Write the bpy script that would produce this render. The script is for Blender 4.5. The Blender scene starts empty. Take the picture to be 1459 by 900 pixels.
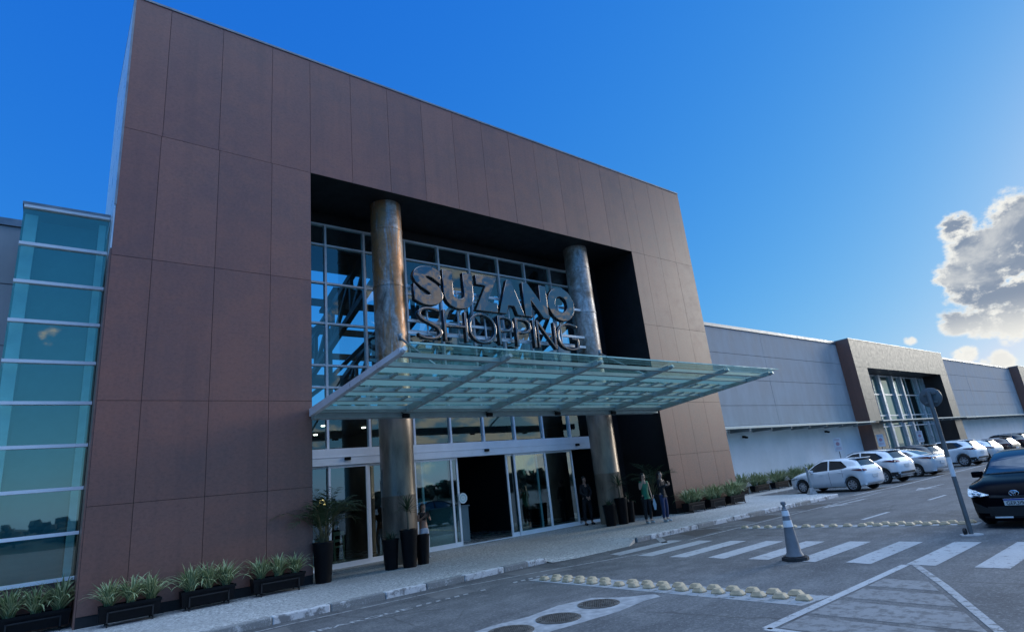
import bpy, bmesh, math, random
from mathutils import Vector, Matrix
R_ = math.radians
rnd = random.Random(7)
C = bpy.context.scene.collection
sc = bpy.context.scene
# ------------------------------------------------------------------ materials
MATS = {}
def newmat(name):
    m = bpy.data.materials.new(name); m.use_nodes = True
    MATS[name] = m
    nt = m.node_tree
    return m, nt, nt.nodes, nt.links, nt.nodes['Principled BSDF']
def rgb(c): return (c[0], c[1], c[2], 1)
def coords(nd, ln, scale=(1, 1, 1)):
    tc = nd.new('ShaderNodeTexCoord'); mp = nd.new('ShaderNodeMapping')
    mp.inputs['Scale'].default_value = scale
    ln.new(tc.outputs['Object'], mp.inputs['Vector'])
    return mp.outputs['Vector']
def noise(nd, ln, vec, scale, detail=6, rough=.55, dist=0):
    n = nd.new('ShaderNodeTexNoise'); n.inputs['Scale'].default_value = scale
    n.inputs['Detail'].default_value = detail; n.inputs['Roughness'].default_value = rough
    n.inputs['Distortion'].default_value = dist
    ln.new(vec, n.inputs['Vector']); return n.outputs['Fac']
def ramp(nd, ln, fac, stops):
    r = nd.new('ShaderNodeValToRGB'); e = r.color_ramp.elements
    while len(e) < len(stops): e.new(.5)
    for i, (p, c) in enumerate(stops):
        e[i].position = p; e[i].color = rgb(c) if not isinstance(c, (int, float)) else (c, c, c, 1)
    ln.new(fac, r.inputs['Fac']); return r.outputs['Color']
def mix(nd, ln, fac, a, b, mode='MIX'):
    m = nd.new('ShaderNodeMix'); m.data_type = 'RGBA'; m.blend_type = mode
    for sock, v in ((m.inputs[0], fac), (m.inputs[6], a), (m.inputs[7], b)):
        if isinstance(v, (int, float)): sock.default_value = v
        elif isinstance(v, tuple): sock.default_value = rgb(v)
        else: ln.new(v, sock)
    return m.outputs[2]
def bumpn(nd, ln, bs, h, strength, dist=.02):
    b = nd.new('ShaderNodeBump'); b.inputs['Strength'].default_value = strength; b.inputs['Distance'].default_value = dist
    ln.new(h, b.inputs['Height']); ln.new(b.outputs['Normal'], bs.inputs['Normal'])
def mat(name, c1, c2=None, scale=6, rough=.55, metal=0, bump=0, bscale=None, stretch=(1, 1, 1), coat=0, emis=None, estr=1, lo=.35, hi=.65, spec=.5, detail=6, rvar=.12):
    m, nt, nd, ln, bs = newmat(name)
    c2 = c2 or tuple(x * .82 for x in c1)
    v = coords(nd, ln, stretch)
    n = noise(nd, ln, v, scale, detail)
    ln.new(ramp(nd, ln, n, [(lo, c2), (hi, c1)]), bs.inputs['Base Color'])
    bs.inputs['Metallic'].default_value = metal
    bs.inputs['Coat Weight'].default_value = coat
    bs.inputs['Coat Roughness'].default_value = .04
    bs.inputs['Specular IOR Level'].default_value = spec
    rr = ramp(nd, ln, n, [(.3, max(.02, rough - rvar)), (.7, min(1, rough + rvar))])
    ln.new(rr, bs.inputs['Roughness'])
    if bump: bumpn(nd, ln, bs, noise(nd, ln, v, bscale or scale * 6, 4), bump)
    if emis:
        bs.inputs['Emission Color'].default_value = rgb(emis); bs.inputs['Emission Strength'].default_value = estr
    return m
def glass(name, tint, base=.1, edge=.75, rough=.015, gcol=(.9, .95, .97), wav=.0):
    m, nt, nd, ln, bs = newmat(name); nd.remove(bs)
    lw = nd.new('ShaderNodeLayerWeight'); lw.inputs['Blend'].default_value = .5
    p = nd.new('ShaderNodeMath'); p.operation = 'POWER'; p.inputs[1].default_value = 3.0
    ln.new(lw.outputs['Facing'], p.inputs[0])
    mr = nd.new('ShaderNodeMapRange'); mr.inputs['To Min'].default_value = base; mr.inputs['To Max'].default_value = edge
    ln.new(p.outputs[0], mr.inputs['Value'])
    t = nd.new('ShaderNodeBsdfTransparent'); t.inputs[0].default_value = rgb(tint)
    g = nd.new('ShaderNodeBsdfGlossy'); g.inputs['Color'].default_value = rgb(gcol); g.inputs['Roughness'].default_value = rough
    if wav:
        v = coords(nd, ln); b = nd.new('ShaderNodeBump'); b.inputs['Strength'].default_value = wav; b.inputs['Distance'].default_value = .02
        ln.new(noise(nd, ln, v, 1.1, 2), b.inputs['Height']); ln.new(b.outputs['Normal'], g.inputs['Normal'])
    mx = nd.new('ShaderNodeMixShader')
    ln.new(mr.outputs[0], mx.inputs[0]); ln.new(t.outputs[0], mx.inputs[1]); ln.new(g.outputs[0], mx.inputs[2])
    ln.new(mx.outputs[0], nd['Material Output'].inputs['Surface'])
    return m
# facade
def facade_mat(name, c1, c2, c3, rough):
    m, nt, nd, ln, bs = newmat(name)
    v = coords(nd, ln)
    v2 = coords(nd, ln, (1, 1, 1.3))
    big = noise(nd, ln, v, .55, 3); fine = noise(nd, ln, v2, 13, 4, .8); mid = noise(nd, ln, v2, 3, 6, .65)
    col = mix(nd, ln, ramp(nd, ln, big, [(.35, 0.), (.65, 1.)]), c1, c2)
    col = mix(nd, ln, ramp(nd, ln, mid, [(.45, 0.), (.75, .45)]), col, c3)
    col = mix(nd, ln, ramp(nd, ln, fine, [(.45, 0.), (.7, .38)]), col, tuple(min(1, x * 1.8) for x in c1))
    col = mix(nd, ln, ramp(nd, ln, fine, [(.3, .45), (.47, 0.)]), col, tuple(x * .55 for x in c1))
    st_ = noise(nd, ln, coords(nd, ln, (2.6, 2.6, .12)), 1.0, 5, .6)
    col = mix(nd, ln, ramp(nd, ln, st_, [(.5, 0.), (.72, .3)]), col, tuple(x * .55 for x in c1))
    ln.new(col, bs.inputs['Base Color'])
    ln.new(ramp(nd, ln, mid, [(.3, rough - .05), (.7, rough + .08)]), bs.inputs['Roughness'])
    bs.inputs['Specular IOR Level'].default_value = .8
    bumpn(nd, ln, bs, fine, .06, .005)
    return m
m_clad = facade_mat('brown_cladding', (.165, .074, .054), (.22, .087, .055), (.275, .097, .057), .42)
m_clad_b = facade_mat('brown_cladding_batch', (.153, .07, .052), (.203, .082, .054), (.257, .093, .055), .40)
m_clad_c = facade_mat('brown_cladding_pale_batch', (.174, .08, .059), (.23, .093, .061), (.283, .103, .062), .44)
m_clad2 = facade_mat('taupe_cladding', (.1, .092, .07), (.112, .102, .077), (.12, .106, .078), .5)
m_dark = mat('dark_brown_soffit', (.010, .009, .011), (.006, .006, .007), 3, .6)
m_reveal2 = mat('dark_brown_reveal', (.05, .034, .028), (.038, .026, .022), 3, .5)
m_joint = mat('dark_joint', (.045, .034, .032), None, 3, .8)  # plain dark colour of the backing behind panel joints and of door seams
m_alu = mat('pale_aluminium', (.74, .77, .8), (.66, .69, .72), 2.5, .35, .35)
m_white_alu = mat('white_aluminium', (.9, .91, .93), (.84, .85, .87), 3, .38, .0)
m_steel = mat('grey_steel', (.3, .34, .36), (.22, .25, .27), 5, .45, .3)
m_pale_steel = mat('pale_green_steel', (.42, .5, .49), (.34, .41, .4), 4, .45, .15)
m_truss = mat('dark_truss', (.035, .042, .05), (.025, .03, .036), 4, .5, .2)
m_wall = mat('grey_render', (.45, .46, .465), (.33, .34, .35), .9, .85, bump=.15, bscale=60, stretch=(1.2, 1.2, .5), detail=9)
m_lowwall = mat('white_render', (.86, .88, .88), (.7, .74, .74), .5, .85, bump=.1, bscale=50)
m_cap = mat('metal_coping', (.27, .295, .32), None, 3, .4, .4)
m_black = mat('black_plastic', (.009, .009, .011), (.006, .006, .007), 8, .45, spec=.15)
m_blackmat = mat('black_matt', (.015, .015, .017), None, 8, .7)
m_soil = mat('dark_soil', (.03, .022, .016), (.015, .011, .008), 30, .95)
m_floor = mat('hall_floor', (.3, .3, .28), (.25, .25, .24), 2, .25)
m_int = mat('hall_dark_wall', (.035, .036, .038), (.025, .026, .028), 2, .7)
m_counter = mat('counter_panel', (.36, .4, .4), (.3, .34, .34), 2, .4)
m_wood = mat('pale_wood', (.5, .4, .26), (.4, .3, .18), 6, .5, stretch=(1, 1, .1))
m_lamp = mat('downlight', (1, .95, .85), None, 3, .5, emis=(1, .93, .8), estr=6)
m_warm = mat('warm_lamp', (1, .6, .3), None, 3, .5, emis=(1, .55, .22), estr=2.5)
g_wall = glass('curtain_glass', (.62, .86, .88), .14, .7, wav=.02, gcol=(.88, .97, .9))
g_door = glass('door_glass', (.42, .66, .66), .22, .75, wav=.015, gcol=(.86, 1, .95))
g_tower = glass('tower_glass', (.55, .9, .88), .32, .8, gcol=(1, .95, .66), wav=.02)
g_roof = glass('canopy_glass', (.56, .77, .72), .07, .6, gcol=(.75, .95, .9))
g_pan2 = glass('shop_glass', (.3, .62, .6), .2, .6, gcol=(.85, 1, .98))
m_milky, nt, nd, ln, bs = newmat('milky_glass'); nd.remove(bs)
t_ = nd.new('ShaderNodeBsdfTranslucent'); t_.inputs[0].default_value = (.5, .68, .65, 1); d_ = nd.new('ShaderNodeBsdfDiffuse'); d_.inputs[0].default_value = (.4, .49, .47, 1)
x_ = nd.new('ShaderNodeMixShader'); x_.inputs[0].default_value = .45; ln.new(d_.outputs[0], x_.inputs[1]); ln.new(t_.outputs[0], x_.inputs[2]); ln.new(x_.outputs[0], nd['Material Output'].inputs['Surface'])
# column : weathered rusty sheet metal
def column_mat(name, rusty):
    m, nt, nd, ln, bs = newmat(name)
    v = coords(nd, ln, (1, 1, .55)); vs = coords(nd, ln, (3.2, 3.2, .4)); vv = coords(nd, ln)
    a = noise(nd, ln, v, 1.6, 8, .66, .8); b = noise(nd, ln, vs, .9, 8, .66, .5); f = noise(nd, ln, vv, 9, 6, .75); g = noise(nd, ln, vv, 3.4, 6, .7, .4)
    col = ramp(nd, ln, a, [(.34, (.12, .095, .08)), (.45, (.3, .26, .22)), (.53, (.44, .4, .37)), (.64, (.66, .64, .62))])
    col = mix(nd, ln, ramp(nd, ln, b, [(.45, 0.), (.54, rusty)]), col, (.5, .2, .05))
    col = mix(nd, ln, ramp(nd, ln, g, [(.55, 0.), (.7, .55)]), col, (.12, .075, .05))
    col = mix(nd, ln, ramp(nd, ln, f, [(.4, .4), (.55, 0.)]), col, (.14, .105, .08))
    ln.new(col, bs.inputs['Base Color']); bs.inputs['Metallic'].default_value = .3
    ln.new(ramp(nd, ln, g, [(.3, .32), (.7, .55)]), bs.inputs['Roughness'])
    bumpn(nd, ln, bs, f, .3, .015); return m
m_colrust = column_mat('rusty_column', .85)
m_colgrey = column_mat('weathered_column', .18)
m_colbase = mat('bronze_column_base', (.36, .28, .21), (.17, .13, .1), 3, .36, .35, bump=.08, bscale=40, stretch=(1, 1, .3))
# chrome letters
m, nt, nd, ln, bs = newmat('polished_letter_metal')
bs.inputs['Base Color'].default_value = (.21, .19, .185, 1); bs.inputs['Metallic'].default_value = 1; bs.inputs['Roughness'].default_value = .07
v = coords(nd, ln); bumpn(nd, ln, bs, noise(nd, ln, v, 2.2, 1.0), .13, .14)
m_chrome = m
m_letside = mat('dark_letter_side', (.012, .012, .016), None, 5, .3)
# road
def road_mat():
    m, nt, nd, ln, bs = newmat('asphalt')
    v = coords(nd, ln); vx = coords(nd, ln, (.14, 1.3, 1))
    fine = noise(nd, ln, v, 20, 4, .8); fine2 = noise(nd, ln, v, 55, 3, .8); mid = noise(nd, ln, v, 2.2, 7, .68); big = noise(nd, ln, v, .26, 5, .65); streak = noise(nd, ln, vx, 1.3, 6, .6)
    col = ramp(nd, ln, big, [(.38, (.062, .067, .073)), (.6, (.132, .138, .144))])
    col = mix(nd, ln, ramp(nd, ln, streak, [(.42, 0.), (.66, .7)]), col, (.05, .054, .059))
    col = mix(nd, ln, ramp(nd, ln, mid, [(.5, 0.), (.72, .65)]), col, (.2, .203, .2))
    col = mix(nd, ln, ramp(nd, ln, mid, [(.3, .6), (.44, 0.)]), col, (.036, .038, .042))
    col = mix(nd, ln, ramp(nd, ln, fine, [(.34, .7), (.5, 0.)]), col, (.03, .032, .035))
    col = mix(nd, ln, ramp(nd, ln, fine, [(.54, 0.), (.7, .7)]), col, (.27, .27, .26))
    col = mix(nd, ln, ramp(nd, ln, fine2, [(.34, .6), (.5, 0.)]), col, (.03, .032, .035))
    vo = nd.new('ShaderNodeTexVoronoi'); vo.feature = 'DISTANCE_TO_EDGE'; vo.inputs['Scale'].default_value = .55
    dv = nd.new('ShaderNodeMix'); dv.data_type = 'VECTOR'; dv.inputs[0].default_value = .22
    nz = nd.new('ShaderNodeTexNoise'); nz.inputs['Scale'].default_value = 1.7; nz.inputs['Detail'].default_value = 5
    ln.new(v, nz.inputs['Vector']); ln.new(v, dv.inputs[4]); ln.new(nz.outputs['Color'], dv.inputs[5]); ln.new(dv.outputs[1], vo.inputs['Vector'])
    cr = ramp(nd, ln, vo.outputs['Distance'], [(.0, 1.), (.016, 0.)])
    gate = ramp(nd, ln, noise(nd, ln, v, .33, 2), [(.5, 0.), (.6, .6)])
    col = mix(nd, ln, mix(nd, ln, 1.0, cr, gate, 'MULTIPLY'), col, (.025, .025, .027))
    ln.new(col, bs.inputs['Base Color']); bs.inputs['Roughness'].default_value = .82
    bumpn(nd, ln, bs, fine, .35, .012); return m
m_road = road_mat()
def paint_mat(name, c, wear, under=(.1, .1, .1), s=7):
    m, nt, nd, ln, bs = newmat(name)
    v = coords(nd, ln); a = noise(nd, ln, v, s, 7, .7); b = noise(nd, ln, v, 48, 4, .7); d = noise(nd, ln, v, 1.3, 4)
    col = mix(nd, ln, ramp(nd, ln, d, [(.35, 0.), (.7, .5)]), c, tuple(x * .7 for x in c))
    col = mix(nd, ln, ramp(nd, ln, a, [(wear - .06, 1.), (wear + .05, 0.)]), col, under)
    col = mix(nd, ln, ramp(nd, ln, b, [(.3, .6), (.46, 0.)]), col, under)
    ln.new(col, bs.inputs['Base Color']); bs.inputs['Roughness'].default_value = .7
    bumpn(nd, ln, bs, b, .2, .008); return m
m_paint = paint_mat('worn_white_paint', (.37, .38, .39), .40)
m_faint = paint_mat('faded_paint', (.34, .345, .35), .46)
m_ghost = paint_mat('ghost_paint', (.21, .212, .215), .47)
m_worn = paint_mat('very_worn_white_paint', (.4, .41, .42), .40, s=9)
m_concrete = mat('pale_concrete', (.33, .34, .35), (.2, .21, .22), 7, .85, bump=.2, bscale=60)
m_kerbw = paint_mat('kerb_white_paint', (.66, .66, .66), .46, (.2, .2, .2), 5)
m_kerbg = paint_mat('kerb_grey_concrete', (.23, .235, .23), .38, (.62, .62, .62), 5)
def walk_mat():
    m, nt, nd, ln, bs = newmat('speckled_paving')
    v = coords(nd, ln); f = noise(nd, ln, v, 15, 3, .8); f2 = noise(nd, ln, v, 30, 3, .8); d = noise(nd, ln, v, .45, 5); k = noise(nd, ln, v, 2.2, 6, .65)
    col = ramp(nd, ln, f, [(.36, (.17, .17, .165)), (.47, (.45, .45, .44)), (.56, (.54, .54, .52)), (.68, (.8, .79, .76))])
    col = mix(nd, ln, ramp(nd, ln, f2, [(.36, .75), (.5, 0.)]), col, (.1, .1, .1))
    col = mix(nd, ln, ramp(nd, ln, d, [(.4, 0.), (.68, .6)]), col, (.3, .3, .29))
    col = mix(nd, ln, ramp(nd, ln, k, [(.55, 0.), (.75, .45)]), col, (.46, .46, .45))
    ln.new(col, bs.inputs['Base Color']); bs.inputs['Roughness'].default_value = .75
    bumpn(nd, ln, bs, f, .3, .015); return m
m_walk = walk_mat()
m_iron = mat('cast_iron', (.16, .145, .13), (.08, .072, .066), 9, .55, .5, bump=.2, bscale=60)
m_stud = mat('cream_stud', (.5, .39, .25), (.3, .235, .15), 8, .6, bump=.1, bscale=40)
m_cone = mat('dull_cone_rubber', (.19, .20, .22), (.14, .15, .165), 5, .55)
m_conebase = mat('black_rubber_base', (.03, .03, .032), None, 6, .8)
m_reflect = mat('white_reflective_band', (.78, .8, .82), (.68, .7, .72), 9, .4)
m_pole = mat('painted_grey_pole', (.16, .17, .18), (.12, .13, .135), 5, .5, .3)
m_signback = mat('sign_back', (.13, .15, .165), (.1, .115, .125), 4, .5, .3)
m_signwhite = mat('white_sign', (.75, .74, .75), (.66, .65, .66), 5, .5)
m_signred = mat('pinkish_sign_print', (.55, .3, .33), None, 5, .5)
def leafmat(name, c1, c2): 
    m = mat(name, c1, c2, 9, .5)
    bs = m.node_tree.nodes['Principled BSDF']; bs.inputs['Subsurface Weight'].default_value = 0
    return m
m_leaf = leafmat('spiky_leaf_green', (.17, .24, .09), (.085, .145, .055))
m_leafe = leafmat('spiky_leaf_cream_edge', (.52, .52, .28), (.36, .39, .19))
m_leafd = leafmat('dark_leaf', (.04, .075, .03), (.022, .045, .02))
m_leafp = leafmat('palm_leaf', (.055, .085, .03), (.03, .05, .018))
m_stem = mat('palm_stem', (.16, .13, .055), (.1, .085, .035), 12, .6)
m_bark = mat('pale_trunk', (.2, .16, .1), (.12, .09, .06), 20, .8)
m_carwhite = mat('white_car_paint', (.82, .84, .86), (.8, .82, .84), 2, .25, coat=.9, rvar=.03)
m_carsilver = mat('silver_white_paint', (.62, .65, .68), (.6, .63, .66), 2, .25, .2, coat=.9, rvar=.03)
m_carblack = mat('black_car_paint', (.003, .003, .006), None, 2, .16, coat=0, rvar=.03, spec=.12)
m_carblack.node_tree.nodes['Principled BSDF'].inputs['IOR'].default_value = 1.18
m_cardark = mat('dark_grey_paint', (.02, .018, .018), None, 2, .25, coat=1, rvar=.03)
m_carred = mat('dark_red_paint', (.06, .022, .02), None, 2, .25, coat=1, rvar=.03)
m_carglass = mat('tinted_car_glass', (.012, .016, .02), None, 2, .05, coat=.6, rvar=.02, spec=.8)
m_tyre = mat('tyre_rubber', (.014, .014, .015), None, 10, .8)
m_rim = mat('alloy_rim', (.55, .57, .6), (.45, .47, .5), 5, .3, .7)
m_tail = mat('red_tail_lamp', (.16, .018, .02), (.1, .012, .014), 6, .15, coat=.7)
m_lampglass = mat('headlamp_lens', (.55, .62, .68), (.16, .2, .24), 14, .12, .4, coat=.8)
m_chrm = mat('bright_chrome', (.8, .82, .85), None, 4, .12, 1)
m_plate = mat('plate_white', (.7, .72, .72), None, 4, .5)
m_plateblue = mat('plate_blue', (.02, .06, .3), None, 4, .5)
m_ink = mat('plate_ink', (.01, .01, .015), None, 4, .6)
m_skin = mat('skin', (.36, .2, .14), (.33, .18, .125), 12, .5)
m_skin2 = mat('fair_skin', (.5, .31, .24), (.46, .28, .21), 12, .5)
m_hair = mat('dark_hair', (.012, .009, .008), None, 30, .5)
m_green = mat('green_cloth', (.02, .2, .11), (.015, .15, .085), 9, .8)
m_blkcloth = mat('black_cloth', (.012, .012, .015), None, 9, .85)
m_denim = mat('blue_denim', (.03, .045, .12), (.022, .034, .09), 14, .85)
m_pale = mat('pale_denim', (.5, .55, .65), (.4, .45, .55), 9, .85)
m_shoe = mat('white_shoe', (.6, .6, .6), None, 9, .6)
m_bag = mat('white_bag', (.62, .68, .74), (.52, .58, .66), 5, .6)
m_hill = mat('far_trees', (.022, .032, .018), (.010, .017, .010), .5, .95)
m_house = mat('far_house', (.09, .085, .085), (.06, .06, .06), .6, .9)
# ------------------------------------------------------------------ builders
def tag(o, label=None, cat=None, group=None, kind=None):
    if label: o['label'] = label
    if cat: o['category'] = cat
    if group: o['group'] = group
    if kind: o['kind'] = kind
    return o
def thing(name, label, cat, loc=(0, 0, 0), rz=0, group=None):
    o = bpy.data.objects.new(name, None); C.objects.link(o); o.empty_display_size = .2
    o.location = loc; o.rotation_euler = (0, 0, rz)
    return tag(o, label, cat, group)
class MB:
    def __init__(s): s.bm = bmesh.new(); s.mi = 0
    def f(s, vs):
        vv = [s.bm.verts.new(v) for v in vs]
        try: fc = s.bm.faces.new(vv); fc.material_index = s.mi; return fc
        except Exception: return None
    def box(s, x0, x1, y0, y1, z0, z1, bev=0, M=None):
        p = [(x0, y0, z0), (x1, y0, z0), (x1, y1, z0), (x0, y1, z0), (x0, y0, z1), (x1, y0, z1), (x1, y1, z1), (x0, y1, z1)]
        if M is not None: p = [M @ Vector(q) for q in p]
        v = [s.bm.verts.new(q) for q in p]; fs = []
        for a in ((0, 3, 2, 1), (4, 5, 6, 7), (0, 1, 5, 4), (1, 2, 6, 5), (2, 3, 7, 6), (3, 0, 4, 7)):
            fc = s.bm.faces.new([v[i] for i in a]); fc.material_index = s.mi; fs.append(fc)
        if bev:
            es = {e for fc in fs for e in fc.edges}
            r = bmesh.ops.bevel(s.bm, geom=list(es), offset=bev, segments=2, affect='EDGES', profile=.6)
            for fc in r['faces']: fc.material_index = s.mi
        return s
    def bar(s, a, b, w, h):
        a, b = Vector(a), Vector(b); d = (b - a); L = d.length; d.normalize()
        up = Vector((0, 0, 1)) if abs(d.z) < .95 else Vector((0, 1, 0))
        x = d.cross(up).normalized(); u = x.cross(d)
        M = Matrix((( x.x, d.x, u.x, a.x), (x.y, d.y, u.y, a.y), (x.z, d.z, u.z, a.z), (0, 0, 0, 1)))
        return s.box(-w / 2, w / 2, 0, L, -h / 2, h / 2, M=M)
    def tube(s, pts, r, n=10, cap=True):
        pts = [Vector(p) for p in pts]; rs = r if isinstance(r, (list, tuple)) else [r] * len(pts); rings = []
        for i, p in enumerate(pts):
            d = (pts[min(i + 1, len(pts) - 1)] - pts[max(i - 1, 0)]).normalized()
            up = Vector((0, 0, 1)) if abs(d.z) < .9 else Vector((1, 0, 0))
            x = d.cross(up).normalized(); u = x.cross(d)
            rings.append([s.bm.verts.new(p + (x * math.cos(2 * math.pi * k / n) + u * math.sin(2 * math.pi * k / n)) * rs[i]) for k in range(n)])
        for a, b in zip(rings, rings[1:]):
            for k in range(n):
                fc = s.bm.faces.new((a[k], a[(k + 1) % n], b[(k + 1) % n], b[k])); fc.material_index = s.mi; fc.smooth = True
        if cap:
            for rg in (rings[0], rings[-1]): fc = s.bm.faces.new(rg); fc.material_index = s.mi
        return s
    def lathe(s, prof, n=24, c=(0, 0), M=None, cap=True):
        rings = []
        for r, z in prof:
            ps = [Vector((c[0] + r * math.cos(2 * math.pi * k / n), c[1] + r * math.sin(2 * math.pi * k / n), z)) for k in range(n)]
            if M is not None: ps = [M @ p for p in ps]
            rings.append([s.bm.verts.new(p) for p in ps])
        for a, b in zip(rings, rings[1:]):
            for k in range(n):
                fc = s.bm.faces.new((a[k], a[(k + 1) % n], b[(k + 1) % n], b[k])); fc.material_index = s.mi; fc.smooth = True
        if cap:
            for rg in (rings[0], rings[-1]): fc = s.bm.faces.new(rg); fc.material_index = s.mi
        return s
    def prism(s, poly, z0, z1, M=None):
        def T(q): return M @ Vector(q) if M is not None else Vector(q)
        b = [s.bm.verts.new(T((x, y, z0))) for x, y in poly]; t = [s.bm.verts.new(T((x, y, z1))) for x, y in poly]
        n = len(poly)
        for fc in [s.bm.faces.new(list(reversed(b))), s.bm.faces.new(t)] + [s.bm.faces.new((b[i], b[(i + 1) % n], t[(i + 1) % n], t[i])) for i in range(n)]: fc.material_index = s.mi
        return s
    def grid(s, P, close=False):
        V = [[s.bm.verts.new(p) for p in row] for row in P]
        for i in range(len(V) - 1):
            for j in range(len(V[0]) - 1):
                try:
                    fc = s.bm.faces.new((V[i][j], V[i + 1][j], V[i + 1][j + 1], V[i][j + 1])); fc.material_index = s.mi; fc.smooth = True
                except Exception: pass
        return s
    def build(s, name, mats, parent=None, smooth=False, world=True, weld=0, sharp=.6):
        bm = s.bm
        if weld: bmesh.ops.remove_doubles(bm, verts=bm.verts, dist=weld)
        if parent is not None and world:
            L = parent.location.copy(); q = parent
            while q.parent: q = q.parent; L = L + q.location
            bmesh.ops.translate(bm, verts=bm.verts, vec=-L)
        bmesh.ops.recalc_face_normals(bm, faces=bm.faces)
        if smooth:
            for fc in bm.faces: fc.smooth = True
        for e in bm.edges:
            if len(e.link_faces) == 2 and e.calc_face_angle(0) > sharp: e.smooth = False
        me = bpy.data.meshes.new(name); bm.to_mesh(me); bm.free()
        for mt in (mats if isinstance(mats, (list, tuple)) else [mats]): me.materials.append(mt)
        o = bpy.data.objects.new(name, me); C.objects.link(o)
        if parent is not None: o.parent = parent
        return o
def struct(name, mb, mats, **k): return tag(mb.build(name, mats, **k), kind='structure')
def dup(root, loc=None, rz=None, label=None, group=None):
    r = root.copy(); C.objects.link(r)
    if loc is not None: r.location = loc
    if rz is not None: r.rotation_euler = (0, 0, rz)
    if label: r['label'] = label
    if group: r['group'] = group
    for ch in list(root.children):
        c = ch.copy(); C.objects.link(c); c.parent = r
        for g in list(ch.children):
            d = g.copy(); C.objects.link(d); d.parent = c
    return r
def text_mesh(body, size, extrude=0, offset=0, align='CENTER', bevel=0):
    cu = bpy.data.curves.new('t', 'FONT'); cu.body = body; cu.size = size; cu.extrude = extrude; cu.offset = offset
    cu.align_x = align; cu.bevel_depth = bevel; cu.bevel_resolution = 1; cu.resolution_u = 5
    o = bpy.data.objects.new('t', cu); C.objects.link(o)
    dg = bpy.context.evaluated_depsgraph_get(); dg.update()
    me = bpy.data.meshes.new_from_object(o.evaluated_get(dg)); bpy.data.objects.remove(o); bpy.data.curves.remove(cu)
    return me
def link_mesh(name, me, mats, parent=None):
    me.name = name; me.materials.clear()
    for mt in (mats if isinstance(mats, (list, tuple)) else [mats]): me.materials.append(mt)
    o = bpy.data.objects.new(name, me); C.objects.link(o)
    if parent is not None: o.parent = parent
    return o
# ------------------------------------------------------------------ camera (from vanishing points)
CAL = [817.5146756320981, 0.7867378284543471, -0.6085148795476001, -0.10369778516491113, 0.09313434586683772, 0.2830800848679478, -0.9545635961899614, 0.6102209295811596, 0.7413334653988888, 0.2793834465045848]
FPX = CAL[0]; RM = [CAL[1:4], CAL[4:7], CAL[7:10]]
H = 1.9
def ray(u, v):
    a = (u - 729.5, v - 450, FPX)
    return Vector([sum(RM[i][j] * a[i] for i in range(3)) for j in range(3)]).normalized()
cam = bpy.data.objects.new('camera', bpy.data.cameras.new('camera')); C.objects.link(cam)
X_, Y_, Z_ = Vector(RM[0]), -Vector(RM[1]), -Vector(RM[2])
cam.matrix_world = Matrix(((X_.x, Y_.x, Z_.x, 0), (X_.y, Y_.y, Z_.y, 0), (X_.z, Y_.z, Z_.z, H), (0, 0, 0, 1)))
cam.data.sensor_width = 36; cam.data.lens = 36 * FPX / 1459; cam.data.clip_end = 5000; cam.data.clip_start = .1
sc.camera = cam
# ------------------------------------------------------------------ ground, road, pavement
b = MB(); b.f([(-900, -900, -.03), (900, -900, -.03), (900, 900, -.03), (-900, 900, -.03)]); struct('ground', b, m_road)
b = MB(); b.f([(-60, -26, 0), (130, -26, 0), (130, 15.95, 0), (-60, 15.95, 0)]); struct('road', b, m_road)
b = MB()
b.prism([(-60, 11.62), (9.7, 11.62), (9.7, 12.9), (13, 12.9), (13, 11.62), (25.75, 11.62), (26.85, 13.6), (27.2, 16.0), (120, 16.0), (120, 18.2), (-60, 18.2)], -.03, .12)
g = [[(9.7, 12.9, .12), (10.6, 12.9, .12), (12.1, 12.9, .12), (13, 12.9, .12)], [(9.7, 12.1, .07), (10.5, 12.1, .06), (12.2, 12.1, .06), (13, 12.1, .119)], [(9.7, 11.25, .01), (10.4, 11.12, .008), (12.3, 11.12, .008), (13, 11.5, .117)]]
b.f([(12.3, 11.12, .008), (13, 11.5, .117), (13, 11.5, -.02), (12.3, 11.12, -.02)])
b.grid(g); struct('pavement', b, m_walk, weld=.0005)
b = MB(); x = -60.0; k = 0
segs = []
cuts = [-60 + 1.08 * i for i in range(0, 57)]; cuts = [c for c in cuts if c < .4] + [1.1, 2.2, 3.31, 4.35, 5.45, 6.37, 7.3, 8.38, 9.1, 9.68]
cuts2 = [13.02, 13.6, 14.5, 15.9, 16.8, 17.9, 18.9, 19.9, 20.9, 22.1, 23.3, 24.5, 25.75]
for cs in (cuts, cuts2):
    for i, (a, c) in enumerate(zip(cs, cs[1:])):
        w = (len(cs) - i) % 2 == 0
        if cs is cuts2: w = i % 3 != 0
        b.mi = 0 if w else 1
        if c > 9.3 and c < 10: b.box(a, c, 11.45, 11.62, -.02, .11, bev=.03)
        else: b.box(a + .006, c - .006, 11.45 + rnd.uniform(-.008, .008), 11.62, -.02, .125 + rnd.uniform(-.004, .004), bev=.022)
b.mi = 1
b.bar((25.75, 11.54, .05), (26.85, 13.55, .05), .16, .15); b.bar((26.85, 13.6, .05), (27.12, 15.9, .05), .16, .15); b.box(27.1, 120, 15.86, 16.02, -.02, .126)
struct('kerb', b, [m_kerbw, m_kerbg], sharp=.9)
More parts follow.
